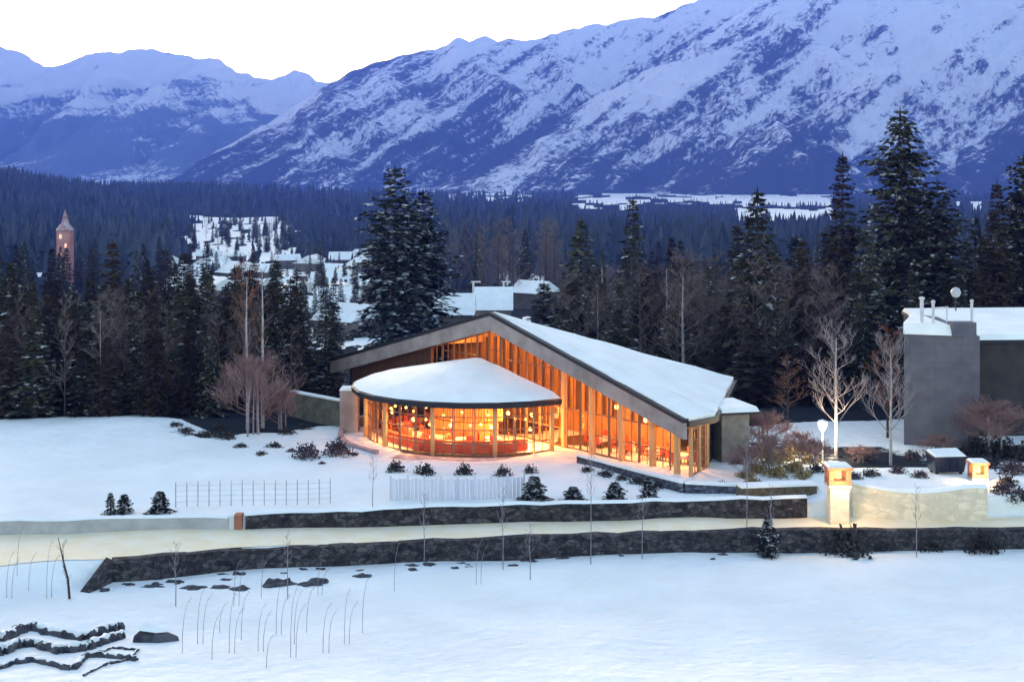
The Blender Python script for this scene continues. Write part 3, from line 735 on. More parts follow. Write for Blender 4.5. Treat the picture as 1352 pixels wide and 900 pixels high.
# ------------------------------------------------------------------ fences
def fence(px0, px1, Y0, Y1, h, n, label, boards):
    a = Vector((X(px0, Y0), Y0, 0)); b2 = Vector((X(px1, Y1), Y1, 0)); r = empty('garden_fence', (a.x, a.y, gz(a.x, a.y)), label, 'fence'); d = (b2 - a)
    z0 = r.location.z
    for i in range(n + 1):
        q = d * i / n; wq = a + q; MB().box((q.x, q.y, gz(wq.x, wq.y) - z0 + h / 2), (.05 if not boards else .12, .05, h + .3)).build('post', M['concrete'] if not boards else M['fencecloth'], r)
    m_ = MB()
    if boards:
        nn = int(d.length / .22)
        for i in range(nn):
            q = d * (i + .5) / nn; wq = a + q; hh = h * U(.94, 1.0); m_.box((q.x, q.y - .09, gz(wq.x, wq.y) - z0 + hh / 2), (.185, .03, hh))
        m_.build('boards', M['fencecloth'], r)
    else:
        for k in range(4):
            for i in range(n):
                q0, q1 = d * i / n, d * (i + 1) / n; zz = h * (k + 1) / 4.2
                m_.tube([(q0.x, q0.y, gz((a + q0).x, (a + q0).y) - z0 + zz), (q1.x, q1.y, gz((a + q1).x, (a + q1).y) - z0 + zz)], .012, 4)
        m_.build('wires', M['palemetal'], r)
    return r
fence(516, 692, 79.6, 80.3, 1.2, 8, 'pale lavender board fence below the round dining wing', True)
fence(232, 436, 78.6, 79.2, 1.25, 14, 'thin wire and post fence across the open snowfield', False)

# ------------------------------------------------------------------ trees
def conifer_mesh(seed, H, Rr, whorls, mneedle, ragged=.3, bare=.06, top_pow=.85):
    rnd = random.Random(seed); tr = MB(); cr = MB()
    lean = rnd.uniform(-.15, .15)
    tr.tube([(0, 0, -1.0), (0, 0, H * .3), (lean * .5, 0, H * .7), (lean, 0, H * .99)], [H * .014 + .06, H * .011 + .04, .09, .02], 7)
    ph = [rnd.uniform(0, 6.28) for _ in range(4)]
    for i in range(whorls):
        f = bare + (1 - bare) * ((i + rnd.uniform(-.3, .3)) / whorls); f = min(max(f, bare), .99)
        z0 = H * f; n = rnd.randint(6, 9); a0 = rnd.uniform(0, 6.28)
        prof = (1 - f) ** top_pow * (1.0 if f > .22 else .72 + f * 1.2)
        lev = rnd.uniform(1 - ragged, 1 + ragged * .5)
        for k in range(n):
            az = a0 + 6.283 * k / n + rnd.uniform(-.3, .3)
            ln = Rr * prof * lev * rnd.uniform(.65, 1.15) * (1 + .22 * math.sin(2 * az + ph[0] + f * 9) * math.sin(f * 17 + ph[1])) + .12
            if rnd.random() < .06: continue
            dx, dy = math.cos(az), math.sin(az); dr = rnd.uniform(.25, .5) * (1.1 - f)
            up = .35 * f
            m = max(2, int(ln / .42))
            for j in range(m):
                t = (j + 1) / m if m > 2 else (.5 + .5 * j)
                r = ln * t; zz = z0 + ln * (up * t - dr * t ** 1.6) + rnd.uniform(-.12, .12)
                c = Vector((dx * r + lean * f, dy * r, zz))
                for sgn in ((-1, 1, 0) if t < .95 else (0, 1, -1)):
                    aa = az + sgn * rnd.uniform(.5, 1.0); L_ = (.34 + .5 * (1 - t * .45)) * rnd.uniform(.7, 1.25) * min(1, .45 + ln * .3); W_ = L_ * rnd.uniform(.30, .48)
                    d = Vector((math.cos(aa), math.sin(aa), rnd.uniform(-.75, .05))).normalized(); s = Vector((-math.sin(aa), math.cos(aa), rnd.uniform(-.5, .5))).normalized()
                    cr.face([c, c + d * L_ * .5 + s * W_, c + d * L_ * 1.1, c + d * L_ * .5 - s * W_])
    for k in range(6):
        aa = k * 1.05; cr.face([(lean, 0, H * 1.02), (lean + .14 * math.cos(aa), .14 * math.sin(aa), H * .96), (lean + .05 * math.cos(aa + .5), .05 * math.sin(aa + .5), H * .95)])
    return tr, cr
protos = {}
def proto_conifer(key, *a):
    mneedle = a[4]; tr, cr = conifer_mesh(*a)
    protos[key] = (tr.mesh('trunk', M['bark']), cr.mesh('crown', mneedle), a[1], a[2])
proto_conifer('slim', 11, 16, 2.0, 40, M['needle'])
proto_conifer('mid', 12, 16, 2.9, 40, M['needle'])
proto_conifer('brown', 13, 16, 2.5, 38, M['needle_brown'])
proto_conifer('wide', 14, 22, 5.0, 56, M['needle'], .35, .06, .62)
proto_conifer('ragged', 15, 22, 4.2, 50, M['needle_snow'], .4, .06, .6)
proto_conifer('tall', 16, 20, 3.2, 46, M['needle_brown'])
proto_conifer('small', 17, 5, 1.25, 20, M['needle_snow'])
def place(key, loc, h, w=None, rz=None, name='conifer_tree', label='', cat='tree', group=None):
    tm, cm, H, Rr = protos[key]
    r = empty(name, loc, label, cat, group, U(0, 6.28) if rz is None else rz)
    sz = h / H; sx = (w / Rr) if w else sz
    r.scale = (sx, sx, sz)
    for nm, me_ in (('trunk', tm), ('crown', cm)):
        o = bpy.data.objects.new(nm, me_); col.objects.link(o); o.parent = r
    return r
def bare_mesh(seed, H, spread, trunk_f, mtr, mtw, levels=4, upright=.6, kids=(5, 4, 4, 4), rad=.12, clear=.25, stems=1):
    rnd = random.Random(seed); tr = MB(); cr = MB()
    def grow(p, d, ln, r, lv):
        n = 3; pts = [p]; q = p
        for i in range(n):
            d = (d + Vector((rnd.uniform(-.16, .16), rnd.uniform(-.16, .16), rnd.uniform(-.02, .16)))).normalized(); q = q + d * ln / n; pts.append(q)
        cr.tube(pts, [r, r * .8, r * .6, max(r * .35, .007)], 4 if lv < 2 else 3, cap=False)
        if lv >= levels: return
        for k in range(kids[min(lv, len(kids) - 1)]):
            t = rnd.uniform(.25, 1.0); i = min(int(t * n), n - 1); b_ = pts[i].lerp(pts[i + 1], t * n - i)
            az = rnd.uniform(0, 6.28); nd = (d * upright + Vector((math.cos(az), math.sin(az), rnd.uniform(.0, .7))) * (1 - upright * .5)).normalized()
            grow(b_, nd, ln * rnd.uniform(.45, .72), max(r * .5, .009), lv + 1)
    for st_ in range(stems):
        off = Vector((rnd.uniform(-.5, .5), rnd.uniform(-.3, .3), 0)) * (stems > 1); ln_ = Vector((rnd.uniform(-.1, .1), rnd.uniform(-.1, .1), 0)) * (2.2 if stems > 1 else .6)
        pts = [off + Vector((0, 0, -.3)), off + ln_ * .3 + Vector((0, 0, H * .33)), off + ln_ * .7 + Vector((rnd.uniform(-.1, .1), 0, H * .66)), off + ln_ + Vector((0, 0, H * trunk_f))]
        tr.tube(pts, [rad, rad * .8, rad * .5, rad * .15], 8)
        n = int(18 / stems ** .5)
        for k in range(n):
            t = clear + (1 - clear) * (k + rnd.random()) / n; i = min(int(t * 3), 2); p = pts[i].lerp(pts[i + 1], t * 3 - i)
            az = 2.4 * k + rnd.uniform(-.5, .5); u = rnd.uniform(.35, .9) * (1.5 * upright)
            ln = spread * (1.15 - t * .75) * rnd.uniform(.75, 1.15)
            grow(p, Vector((math.cos(az), math.sin(az), u)).normalized(), ln, rad * .4 * (1.1 - t * .7), 1)
    return tr, cr
def proto_bare(key, H, mtr, mtw, *a, **k):
    tr, cr = bare_mesh(a[0], H, a[1], a[2], mtr, mtw, **k); protos[key] = (tr.mesh('trunk', mtr), cr.mesh('crown', mtw), H, a[1])
proto_bare('birch', 9, M['palebark'], M['birchtwig'], 21, 2.6, .92, upright=.75, kids=(4, 4, 4, 3), rad=.13, clear=.22)
proto_bare('aspen', 14, M['palebark'], M['twig'], 22, 2.2, .97, upright=.7, kids=(4, 4, 3, 3), rad=.14, clear=.3)
proto_bare('aspen_dark', 14, M['bark'], M['twig'], 23, 2.6, .95, upright=.65, kids=(4, 4, 4, 3), rad=.15, clear=.15)
proto_bare('poplar', 11, M['palebark'], M['twig'], 24, 1.0, .98, upright=.9, kids=(3, 3, 3), rad=.13, clear=.4, levels=3)
proto_bare('bushy', 5, M['stalk'], M['redtwig'], 25, 2.1, .8, upright=.7, kids=(6, 5, 5, 4), rad=.055, clear=.12, stems=5)
proto_bare('rust', 10, M['bark'], M['rusttwig'], 26, 1.8, .95, upright=.75, kids=(4, 4, 4, 3), rad=.11, clear=.2)
proto_bare('sapling', 3.4, M['stalk'], M['stalk'], 27, .55, .98, upright=.95, kids=(2, 2), rad=.03, clear=.45, levels=2)

def con_px(key, px, top, Y, wpx=None, **k):
    x = X(px, Y); z = gz(x, Y); h = CH - (top - HY) / F * Y - z
    return place(key, (x, Y, z), h, wpx * 1.22 / F * Y if wpx else None, **k)
# landmark conifers
con_px('ragged', 520, 220, 168, 56, label='tall snow flecked conifer standing behind the left eave of the lodge', rz=1.0)
con_px('ragged', 560, 252, 176, 46, label='shorter snow flecked conifer crowding the tall one behind the lodge', rz=2.2)
con_px('wide', 1190, 143, 140, 64, label='tallest and broadest dark conifer, rising behind the grey building', rz=.4)
con_px('wide', 1236, 238, 136, 60, label='broad dark conifer leaning against the tallest one above the flat roof', rz=2.4)
con_px('tall', 1112, 203, 146, 36, label='narrow tall conifer just left of the tallest conifer', rz=3.0)
con_px('mid', 1000, 250, 120, 46, label='dark full conifer behind the snowy right eave of the lodge', rz=1.2)
con_px('mid', 767, 288, 152, 36, label='bushy green conifer above the middle of the snowy lodge roof', rz=.7)
con_px('slim', 836, 262, 172, 26, label='slender conifer rising out of the grey aspens behind the lodge', rz=.2)
con_px('tall', 1316, 240, 132, 36, label='dark conifer behind the flat roofed wing at the frame edge', rz=1.6)
con_px('wide', 1352, 205, 140, 52, label='large dark conifer cut by the frame edge above the flat roof', rz=5)
con_px('mid', 1288, 285, 150, 30, label='small dark conifer between the two big ones above the flat roof', rz=3.3)
con_px('mid', 430, 398, 118, 30, label='lone dark conifer left of the lodge eave', rz=3.9)
con_px('slim', 1145, 300, 128, 30, label='conifer tucked below the narrow tall one behind the birches')
con_px('brown', 1060, 315, 126, 34, label='brownish conifer behind the white birch')
con_px('slim', 14, 345, 118, 26, label='dark conifer at the near end of the forest wall by the frame edge')
con_px('brown', 148, 318, 124, 30, label='tall brown tinged conifer behind the thin pale aspen')
con_px('tall', 243, 332, 122, 28, label='dark spire conifer in front of the small snowy clearing')
con_px('mid', 272, 352, 116, 30, label='dark conifer right of the spire at the snowfield edge')
# forest wall on the left
rnd = random.Random(3)
G1 = 'conifers in the forest wall behind the snowfield'
tops = [[352, 372, 390, 352, 330, 360, 372, 348, 340, 355, 372, 365]]
n = 0
for row, (Y, dt, cnt) in enumerate([(110, 55, 22), (118, 32, 20), (127, 8, 18), (138, 0, 16)]):
    for i in range(cnt):
        px = -25 + 425 * (i + rnd.random() * .9) / cnt
        if Y < 116 and 285 < px: Yy = Y + 3
        else: Yy = Y + rnd.uniform(-3, 4)
        top = 352 + dt * rnd.uniform(.3, 1.2) + rnd.uniform(-14, 34) + (18 if 50 < px < 120 else 0)
        con_px(rnd.choice(['slim', 'slim', 'mid', 'brown', 'tall']), px, top, Yy, rnd.uniform(17, 28), label='dark conifer in the dense forest wall behind the open snowfield', group=G1, rz=rnd.uniform(0, 6.28)); n += 1
G2 = 'conifers in the dark wood behind the lodge and birches'
for row, (Y, lo_, cnt) in enumerate([(113, 430, 9), (124, 372, 14), (136, 345, 12), (155, 325, 12), (176, 300, 22)]):
    for i in range(cnt):
        px = 735 + 700 * (i + rnd.random() * .9) / cnt
        if px < 960 and Y < 120: continue
        top = lo_ + rnd.uniform(-30, 45) + (55 if px < 960 else 0)
        con_px(rnd.choice(['slim', 'mid', 'brown', 'tall']), px, top, Y + rnd.uniform(-4, 4), rnd.uniform(20, 34), label='dark conifer in the shadowy wood behind the lodge and birches', group=G2, rz=rnd.uniform(0, 6.28))
for i in range(24):
    px = 715 + 300 * (i + rnd.random()) / 24; top = rnd.uniform(345, 410)
    con_px(rnd.choice(['slim', 'mid', 'brown', 'tall']), px, top, rnd.uniform(134, 158), rnd.uniform(24, 34), label='dark conifer in the shadowy wood behind the lodge and birches', group=G2, rz=rnd.uniform(0, 6.28))
for i in range(16):
    px = -20 + 400 * (i + rnd.random()) / 16
    con_px(rnd.choice(['slim', 'mid', 'brown']), px, rnd.uniform(372, 420), rnd.uniform(114, 124), rnd.uniform(24, 32), label='dark conifer in the dense forest wall behind the open snowfield', group=G1, rz=rnd.uniform(0, 6.28))
# leafless aspens between
G3 = 'bare aspens behind the snowy lodge roof'
for i in range(52):
    px = 745 + 360 * (i + rnd.random()) / 52; Y = rnd.uniform(118, 170); top = rnd.uniform(328, 385)
    con_px(rnd.choice(['aspen', 'aspen_dark', 'aspen_dark', 'aspen_dark', 'aspen_dark']), px, top, Y, rnd.uniform(22, 34), name='bare_tree', label='leafless grey aspen standing behind the snowy lodge roof', group=G3, rz=rnd.uniform(0, 6.28))
G4 = 'bare trees in the forest wall behind the snowfield'
for i in range(26):
    px = rnd.uniform(0, 400); Y = rnd.uniform(107.5, 114); top = rnd.uniform(375, 440)
    con_px('aspen_dark', px, top, Y, rnd.uniform(16, 26), name='bare_tree', label='leafless dark tree among the conifers behind the snowfield', group=G4, rz=rnd.uniform(0, 6.28))
con_px('aspen', 133, 405, 108, 10, name='bare_tree', label='thin pale aspen trunk against the dark forest wall', rz=1)
con_px('poplar', 327, 362, 101, 16, name='bare_tree', label='tall pale twin poplar, the one on the near side of the bushy tree', rz=.3)
con_px('poplar', 347, 352, 102, 16, name='bare_tree', label='tall pale twin poplar nearer the lodge', rz=2.1)
con_px('bushy', 372, 510, 101.5, 20, name='bare_tree', label='smaller bare bush tree with purplish twigs beside the spreading one', rz=2.9)
con_px('bushy', 332, 470, 99.5, 37, name='bare_tree', label='low spreading bare tree with purplish twigs and pale stems', rz=.6)
con_px('rust', 322, 345, 112, 24, name='bare_tree', label='reddish bare tree top rising behind the twin poplars', rz=2.6)
con_px('birch', 1104, 432, 92, 44, name='birch_tree', label='white branched bare birch beside the path lamp', rz=.6)
con_px('birch', 1176, 445, 88.5, 36, name='birch_tree', label='slimmer bare birch in front of the grey building', rz=2.7)
con_px('rust', 1172, 430, 99, 24, name='bare_tree', label='orange brown bare tree lit beside the corner of the grey building', rz=.9)
con_px('rust', 1040, 470, 104, 22, name='bare_tree', label='rusty bare tree between the dark wood and the white birch', rz=1.9)
con_px('bushy', 1310, 530, 92.5, 44, name='bare_tree', label='low grey bare bush tree in front of the brown wing', rz=1.8)
con_px('bushy', 1010, 545, 93, 34, name='bare_tree', label='low bare bush tree right of the stone annexe', rz=4.1)

# mid-valley trees, individuals
G5 = 'conifers scattered through the snowy town in the valley'
G6 = 'bare trees standing in the valley beyond the lodge'
cnt = 0
while cnt < 105:
    px = rnd.uniform(-40, 1400); Y = 185 * (480 / 185) ** rnd.random()
    if rnd.random() < clearing(px, Y) * .75: continue
    if 380 < px < 480 and Y < 420 and rnd.random() < .55: continue
    x = X(px, Y); h = rnd.uniform(9, 17)
    if 585 < px < 735:
        if Y < 300: continue
        place('aspen_dark', (x, Y, gz(x, Y)), h * 1.15, None, None, 'bare_tree', 'leafless grey tree in the valley beyond the lodge ridge', 'tree', G6)
    else:
        place(rnd.choice(['slim', 'mid', 'brown', 'tall']), (x, Y, gz(x, Y)), h, None, None, 'conifer_tree', 'dark conifer among the snowy roofs of the valley town', 'tree', G5)
    cnt += 1
for i in range(26):
    px = rnd.uniform(588, 735); Y = rnd.uniform(330, 420); x = X(px, Y)
    place(rnd.choice(['aspen_dark', 'aspen_dark', 'slim']), (x, Y, gz(x, Y)), rnd.uniform(17, 22), None, None, 'bare_tree', 'leafless grey tree in the valley beyond the lodge ridge', 'tree', G6)

# far forest: one mass
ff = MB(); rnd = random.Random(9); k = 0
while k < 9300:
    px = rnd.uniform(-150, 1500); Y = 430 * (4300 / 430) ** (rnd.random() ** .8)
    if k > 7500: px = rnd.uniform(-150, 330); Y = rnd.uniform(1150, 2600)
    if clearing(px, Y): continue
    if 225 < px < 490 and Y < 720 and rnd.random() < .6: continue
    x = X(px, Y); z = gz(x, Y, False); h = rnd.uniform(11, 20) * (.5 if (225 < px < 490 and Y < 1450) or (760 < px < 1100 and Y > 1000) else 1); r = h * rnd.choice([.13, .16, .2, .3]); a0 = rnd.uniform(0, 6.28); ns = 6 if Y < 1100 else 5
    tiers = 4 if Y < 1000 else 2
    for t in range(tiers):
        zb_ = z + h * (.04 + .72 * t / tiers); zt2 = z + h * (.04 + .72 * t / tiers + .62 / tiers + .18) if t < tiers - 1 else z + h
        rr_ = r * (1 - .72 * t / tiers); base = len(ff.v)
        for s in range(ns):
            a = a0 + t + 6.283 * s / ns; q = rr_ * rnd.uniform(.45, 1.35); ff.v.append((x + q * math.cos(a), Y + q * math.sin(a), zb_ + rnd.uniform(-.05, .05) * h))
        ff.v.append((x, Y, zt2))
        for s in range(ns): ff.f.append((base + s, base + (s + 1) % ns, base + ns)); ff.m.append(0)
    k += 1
fo = ff.build('far_forest', mat('far_conifers', (.022, .032, .048), (.075, .09, .12), scale=.02, rough=.95, spec=0)); tag(fo, 'dark conifer forest covering the valley floor below the mountains', 'forest', kind='stuff')  # bluish tone carries valley haze in the forest colour

# ------------------------------------------------------------------ valley houses
def house(px, Y, w, d, h, rz, label, lit=False):
    x = X(px, Y); r = empty('valley_house', (x, Y, gz(x, Y)), label, 'house', None, rz)
    MB().box((0, 0, h / 2 - 1), (w, d, h + 2)).build('wall', M['housewall'], r)
    rh = w * .28; mb = MB()
    mb.prism([(-w * .58, -d * .56, h - .1), (w * .58, -d * .56, h - .1), (0, -d * .56, h + rh)], [(-w * .58, d * .56, h - .1), (w * .58, d * .56, h - .1), (0, d * .56, h + rh)])
    rf_ = mb.build('roof', M['roof_snow'], r); MB().box((w * .2, d * .1, h + rh * .8), (.6, .6, 1.6)).build('chimney', M['stone'], rf_)
    for s in (-1, 1):
        o = MB().box((s * w * .22, -d / 2 - .02, h * .55), (w * .16, .06, h * .28)).build('window', M['litwin'] if lit and s > 0 else M['darkmetal'], r)
    return r
H_ = [(405, 262, 9, 8, 3.2, .9, 'snow roofed house left of the tall conifer, behind the lone one'), (446, 300, 10, 9, 3.5, 1.3, 'broad snow roofed house just left of the tall snow flecked conifer'),
      (398, 350, 9, 8, 3.2, .6, 'snow roofed house above the lone dark conifer'), (462, 232, 9, 8, 3.0, 1.0, 'nearest snow roofed house above the left eave of the lodge'),
      (432, 390, 11, 8, 3.6, 1.6, 'pale roofed house high among the town trees'), (495, 355, 10, 8, 3.4, 1.2, 'snow roofed house partly behind the tall snow flecked conifer'),
      (600, 262, 12, 7, 2.8, 1.57, 'long low snow roofed building just left of the lodge ridge'), (652, 285, 14, 7, 2.8, 1.57, 'long low snow roofed building right behind the lodge ridge'), (705, 330, 9, 8, 4, .9, 'snow roofed house beside the bushy green conifer'),
      (225, 520, 10, 9, 4, .5, 'snow roofed house behind the dark spire conifer'), (318, 430, 11, 9, 5, .8, 'rosy lit house behind the twin poplars')]
for a in H_: house(*a)
hp = None; rnd = random.Random(21)
for i in range(22):
    px = rnd.uniform(245, 490); Y = rnd.uniform(330, 640); x = X(px, Y)
    house(px, Y, rnd.uniform(7, 11), rnd.uniform(7, 10), rnd.uniform(2.6, 4.5), rnd.uniform(0, 3), 'small snow roofed house in the far part of the valley town')['group'] = 'small houses of the far valley town'
for i in range(190):
    px = rnd.uniform(235, 500) if i < 60 else rnd.uniform(375, 500); Y = rnd.uniform(330, 700) if i < 60 else rnd.uniform(205, 430)
    if i > 105: px = rnd.uniform(250, 385); Y = rnd.uniform(700, 1350)
    x = X(px, Y)
    place(rnd.choice(['slim', 'mid', 'brown', 'aspen_dark']), (x, Y, gz(x, Y)), rnd.uniform(5, 11) * (1.35 if i > 105 else 1), None, None, 'town_tree', 'dark tree between the snowy roofs of the far valley town', 'tree', 'trees between the roofs of the valley town')
tw_ = empty('red_tower', (X(86, 430), 430, gz(X(86, 430), 430)), 'tall narrow reddish tower building rising from the valley forest', 'tower')
tw_.location.z = -14
for dx, dy, hh in ((-9, -14, 13), (-4, -18, 10), (3, -16, 11), (8, -12, 14), (13, -18, 12)):
    xx, yy = tw_.location.x + dx, 430 + dy; place('mid' if dx % 2 else 'brown', (xx, yy, gz(xx, yy)), hh, None, None, 'conifer_tree', 'dark conifer at the foot of the reddish tower in the valley', 'tree', 'conifers at the foot of the reddish tower')
MB().box((0, 0, 8.5), (4.0, 4.0, 19)).build('wall', M['tower'], tw_); MB().lathe((0, 0, 18), [(2.9, 0), (2.6, .5), (1.2, 2.2), (.05, 6.5)], 8).build('roof', mat('spire_roof', (.30, .16, .16), (.5, .42, .44), scale=.6), tw_)
mb = MB()
for k in range(5): mb.box((-.8 + (k % 2) * 1.6, -2.03, 5 + k * 2.8), (.7, .06, 1.3))
mb.build('window', M['litwin'], tw_)
for px, lab in ((625, 'pale slender lamp mast in the valley just left of the other mast'), (665, 'pale slender lamp mast in the valley above the lodge ridge')):
    Y = 300; x = X(px, Y); r_ = empty('lamp_mast', (x, Y, gz(x, Y)), lab, 'mast'); zt2 = CH - (372 - HY) / F * Y - gz(x, Y)
    MB().tube([(0, 0, 0), (0, 0, zt2)], .22, 6).build('pole', M['palemetal'], r_); MB().box((.5, 0, zt2), (2.0, .4, .3)).build('lamp_head', M['palemetal'], r_)

# ------------------------------------------------------------------ small planting
def shrub_mesh(seed, n=420, flat=.8):
    rnd = random.Random(seed); mb = MB(); 
    for i in range(n):
        a, b_ = rnd.uniform(0, 6.28), rnd.uniform(-.1, 1.4); rr_ = rnd.uniform(.55, 1.0) * (1 + .25 * math.sin(3 * a + seed))
        c = Vector((math.cos(a) * math.cos(b_), math.sin(a) * math.cos(b_), math.sin(b_) * flat)) * rr_
        d = Vector((rnd.gauss(0, 1), rnd.gauss(0, 1), rnd.gauss(.5, 1))).normalized() * rnd.uniform(.12, .3); s = d.cross(Vector((rnd.gauss(0, 1), rnd.gauss(0, 1), rnd.gauss(0, 1)))).normalized() * rnd.uniform(.05, .1)
        mb.face([c, c + d * .5 + s, c + d, c + d * .5 - s])
    st_ = MB()
    for i in range(7):
        a = rnd.uniform(0, 6.28); st_.tube([(0, 0, -.2), (math.cos(a) * .3, math.sin(a) * .3, .4), (math.cos(a) * .6, math.sin(a) * .6, .7 * flat)], [.05, .03, .01], 4)
    return mb, st_
sm, ss = shrub_mesh(1); SH = (sm.mesh('foliage', M['shrub']), ss.mesh('stems', M['bark']))
sm, ss = shrub_mesh(2, 500, .9); SP = (sm.mesh('foliage', mat('plum_shrub', (.05, .035, .045), (.12, .09, .10), scale=2, rough=.95)), ss.mesh('stems', M['bark']))
sm, ss = shrub_mesh(4, 500, .7); SG = (sm.mesh('foliage', M['grass']), ss.mesh('stems', M['bark']))
def shrub(pr, px, py, rpx, label, group=None, hs=1.0):
    p = hit(px, py); r = rpx / F * p.y; o = empty('shrub', (p.x, p.y, p.z - .03), label, 'shrub', group, U(0, 6)); o.scale = (r, r, r * hs)
    for nm, me_ in (('foliage', pr[0]), ('stems', pr[1])):
        c = bpy.data.objects.new(nm, me_); col.objects.link(c); c.parent = o
    return o
shrub(SP, 405, 604, 19, 'round plum brown shrub on the snow left of the terrace, away from it')
shrub(SP, 446, 600, 20, 'round plum brown shrub on the snow right beside the terrace parapet')
for px, py, r_, lab in [(522, 622, 13, 'dark clipped shrub at the left end of the board fence'), (561, 626, 14, 'second dark shrub behind the board fence below the round wing'), (613, 626, 13, 'dark shrub behind the board fence under the wing centre'),
                     (664, 627, 12, 'bluish dark shrub behind the right end of the board fence'), (700, 624, 10, 'small dark shrub between the board fence and the garden wall')]:
    shrub(SH, px, py, r_, lab, None, 1.1)
for px, py, r_ in [(245, 570, 12), (272, 575, 13), (300, 578, 14), (318, 590, 10), (345, 600, 9), (362, 590, 12), (385, 596, 8), (232, 562, 10), (425, 612, 6), (468, 600, 7), (378, 572, 13), (400, 566, 12), (290, 566, 12)]:
    shrub(SH, px, py, r_, 'low dark snow dusted shrub around the base of the bushy purplish tree', 'low shrubs around the bushy purplish tree', .6)
for px, py, r_, lab in [(1121, 731, 31, 'largest round dark shrub against the retaining wall below the gate pier'), (1297, 728, 23, 'dark round shrub by the retaining wall below the entrance wall end'), (1228, 726, 18, 'small dark shrub by the retaining wall below the entrance wall'), (1165, 724, 15, 'low dark shrub between the larger two along the retaining wall')]:
    shrub(SH, px, py, r_, lab, None, 1.15)
for px, py, r_ in [(1010, 600, 18), (1035, 607, 16), (1058, 598, 18), (1000, 622, 14), (1025, 628, 15), (1070, 612, 13), (985, 630, 12), (1048, 622, 16), (1020, 612, 17), (1062, 630, 12), (995, 640, 12)]:
    shrub(SG, px, py, r_ * 1.15, 'clump of tawny dry grass between the annexe and the path lamp', 'dry grass clumps by the path lamp', .9)
for px, py, r_ in [(775, 622, 10), (800, 628, 12), (822, 633, 11), (842, 638, 13), (866, 644, 12), (905, 648, 13), (930, 646, 12), (955, 645, 14)]:
    shrub(SH, px, py, r_, 'low bluish shrub along the garden wall below the tall gable windows', 'low shrubs along the garden wall', .7)
for px, py, r_ in [(1140, 608, 16), (1205, 606, 14), (1235, 604, 16), (1290, 596, 24), (1320, 600, 26), (1345, 604, 22), (1330, 640, 15)]:
    shrub(SH if px > 1250 else SP, px, py, r_, 'dark shrub along the foot of the grey building', 'shrubs along the foot of the grey building', .9)
for px, top, Y, w_, lab in [(705, 628, 79.2, 15, 'small conifer, the largest of four above the far road wall'), (757, 642, 79.4, 12, 'small conifer next to the largest above the far road wall'), (812, 636, 79.6, 13, 'small conifer second from the garden wall end above the road wall'),
                         (857, 630, 79.7, 12, 'small conifer nearest the gable windows above the road wall'), (146, 650, 76.6, 7, 'thin small conifer in the snowfield, the slimmest of three'), (164, 652, 76.9, 10, 'small conifer beside the slimmest one in the snowfield'), (211, 648, 76.6, 12, 'small bushy conifer standing apart in the snowfield'), (1014, 680, 74.6, 12, 'small dark conifer in front of the retaining wall')]:
    con_px('small', px, top, Y, w_, label=lab)
for px, py, top, lab in [(492, 676, 598, 'thin dark sapling rising from the snow beside the board fence'), (780, 745, 578, 'tallest thin sapling in front of the retaining wall below the gable'), (664, 752, 640, 'thin sapling in front of the retaining wall below the board fence'),
                      (986, 700, 566, 'thin pale sapling by the road right of the annexe'), (1018, 735, 640, 'thin sapling beside the small conifer at the retaining wall'), (560, 745, 650, 'thin sapling below the round wing by the retaining wall'), (848, 738, 640, 'thin sapling below the lodge corner by the retaining wall'),
                      (700, 765, 690, 'short sapling on the snow slope below the road wall middle'), (1210, 735, 640, 'thin sapling before the cream entrance wall'), (380, 790, 700, 'thin sapling on the snow below the retaining wall rocks'), (232, 800, 715, 'thin sapling on the snow near the wing wall')]:
    p = hit(px, py); h = (py - top) / F * p.y; place('sapling', p, h, .5, name='sapling', label=lab)
# leaning dark sapling
p = hit(92, 790); r_ = empty('leaning_sapling', p, 'dark curved bare sapling leaning over the snow below the road', 'sapling')
MB().tube([(0, 0, -.1), (-.08, 0, .9), (-.3, 0, 1.8), (-.55, 0, 2.9)], [.07, .055, .04, .015], 6).build('trunk', M['bark'], r_)
mb = MB()
for k in range(14):
    z = .7 + k * .14; mb.tube([(-.1 - z * .1, 0, z), (-.1 - z * .1 + U(-.3, .3), U(-.2, .2), z + U(.3, .5))], [.015, .006], 3)
mb.build('crown', M['bark'], r_)
# dry stalks poking from the near snow
rnd = random.Random(12); G7 = 'dry stalks poking from the near snow slope'
sps = []
sk_pts = [(240, 862), (262, 850), (280, 870), (303, 862), (318, 845), (342, 860), (352, 882), (384, 868), (388, 850), (428, 862), (405, 835), (455, 850), (478, 835), (10, 790), (38, 780), (62, 790), (22, 760), (310, 800), (345, 790), (420, 785), (520, 780), (630, 772), (290, 835), (365, 838)]
for i, (px, py) in enumerate(sk_pts):
    p = hit(px, py)
    if i < 4:
        q = empty('dry_stalk', p, 'tall thin dry stalk arching out of the near snow slope', 'stalk', G7); st_ = MB(); ss_ = MB()
        for k in range(1 + i % 2):
            a = rnd.uniform(.5, 1); b_ = rnd.uniform(1.7, 2.6); c = rnd.uniform(-.05, .05) + k * .2
            pts = [Vector((c, 0, -.1)), Vector((c + a * .02, 0, b_ * .35)), Vector((c + a * .10, .03, b_ * .65)), Vector((c + a * .24, .05, b_ * .86)), Vector((c + a * .5, .06, b_))]
            st_.tube(pts, [.014, .012, .010, .007, .003], 5)
            for m_ in range(6):
                t = pts[3].lerp(pts[4], m_ / 6); ss_.tube([t, t + Vector((rnd.uniform(.0, .10), rnd.uniform(-.06, .06), rnd.uniform(-.10, .06)))], [.006, .003], 3)
        st_.build('stem', M['stalk'], q); ss_.build('side_stem', M['stalk'], q); sps.append(q)
    else: copy_tree(sps[i % 4], p, rnd.choice([0, .4, -.3, .2]), (1, 1, rnd.uniform(.6, 1.15)), None, G7)
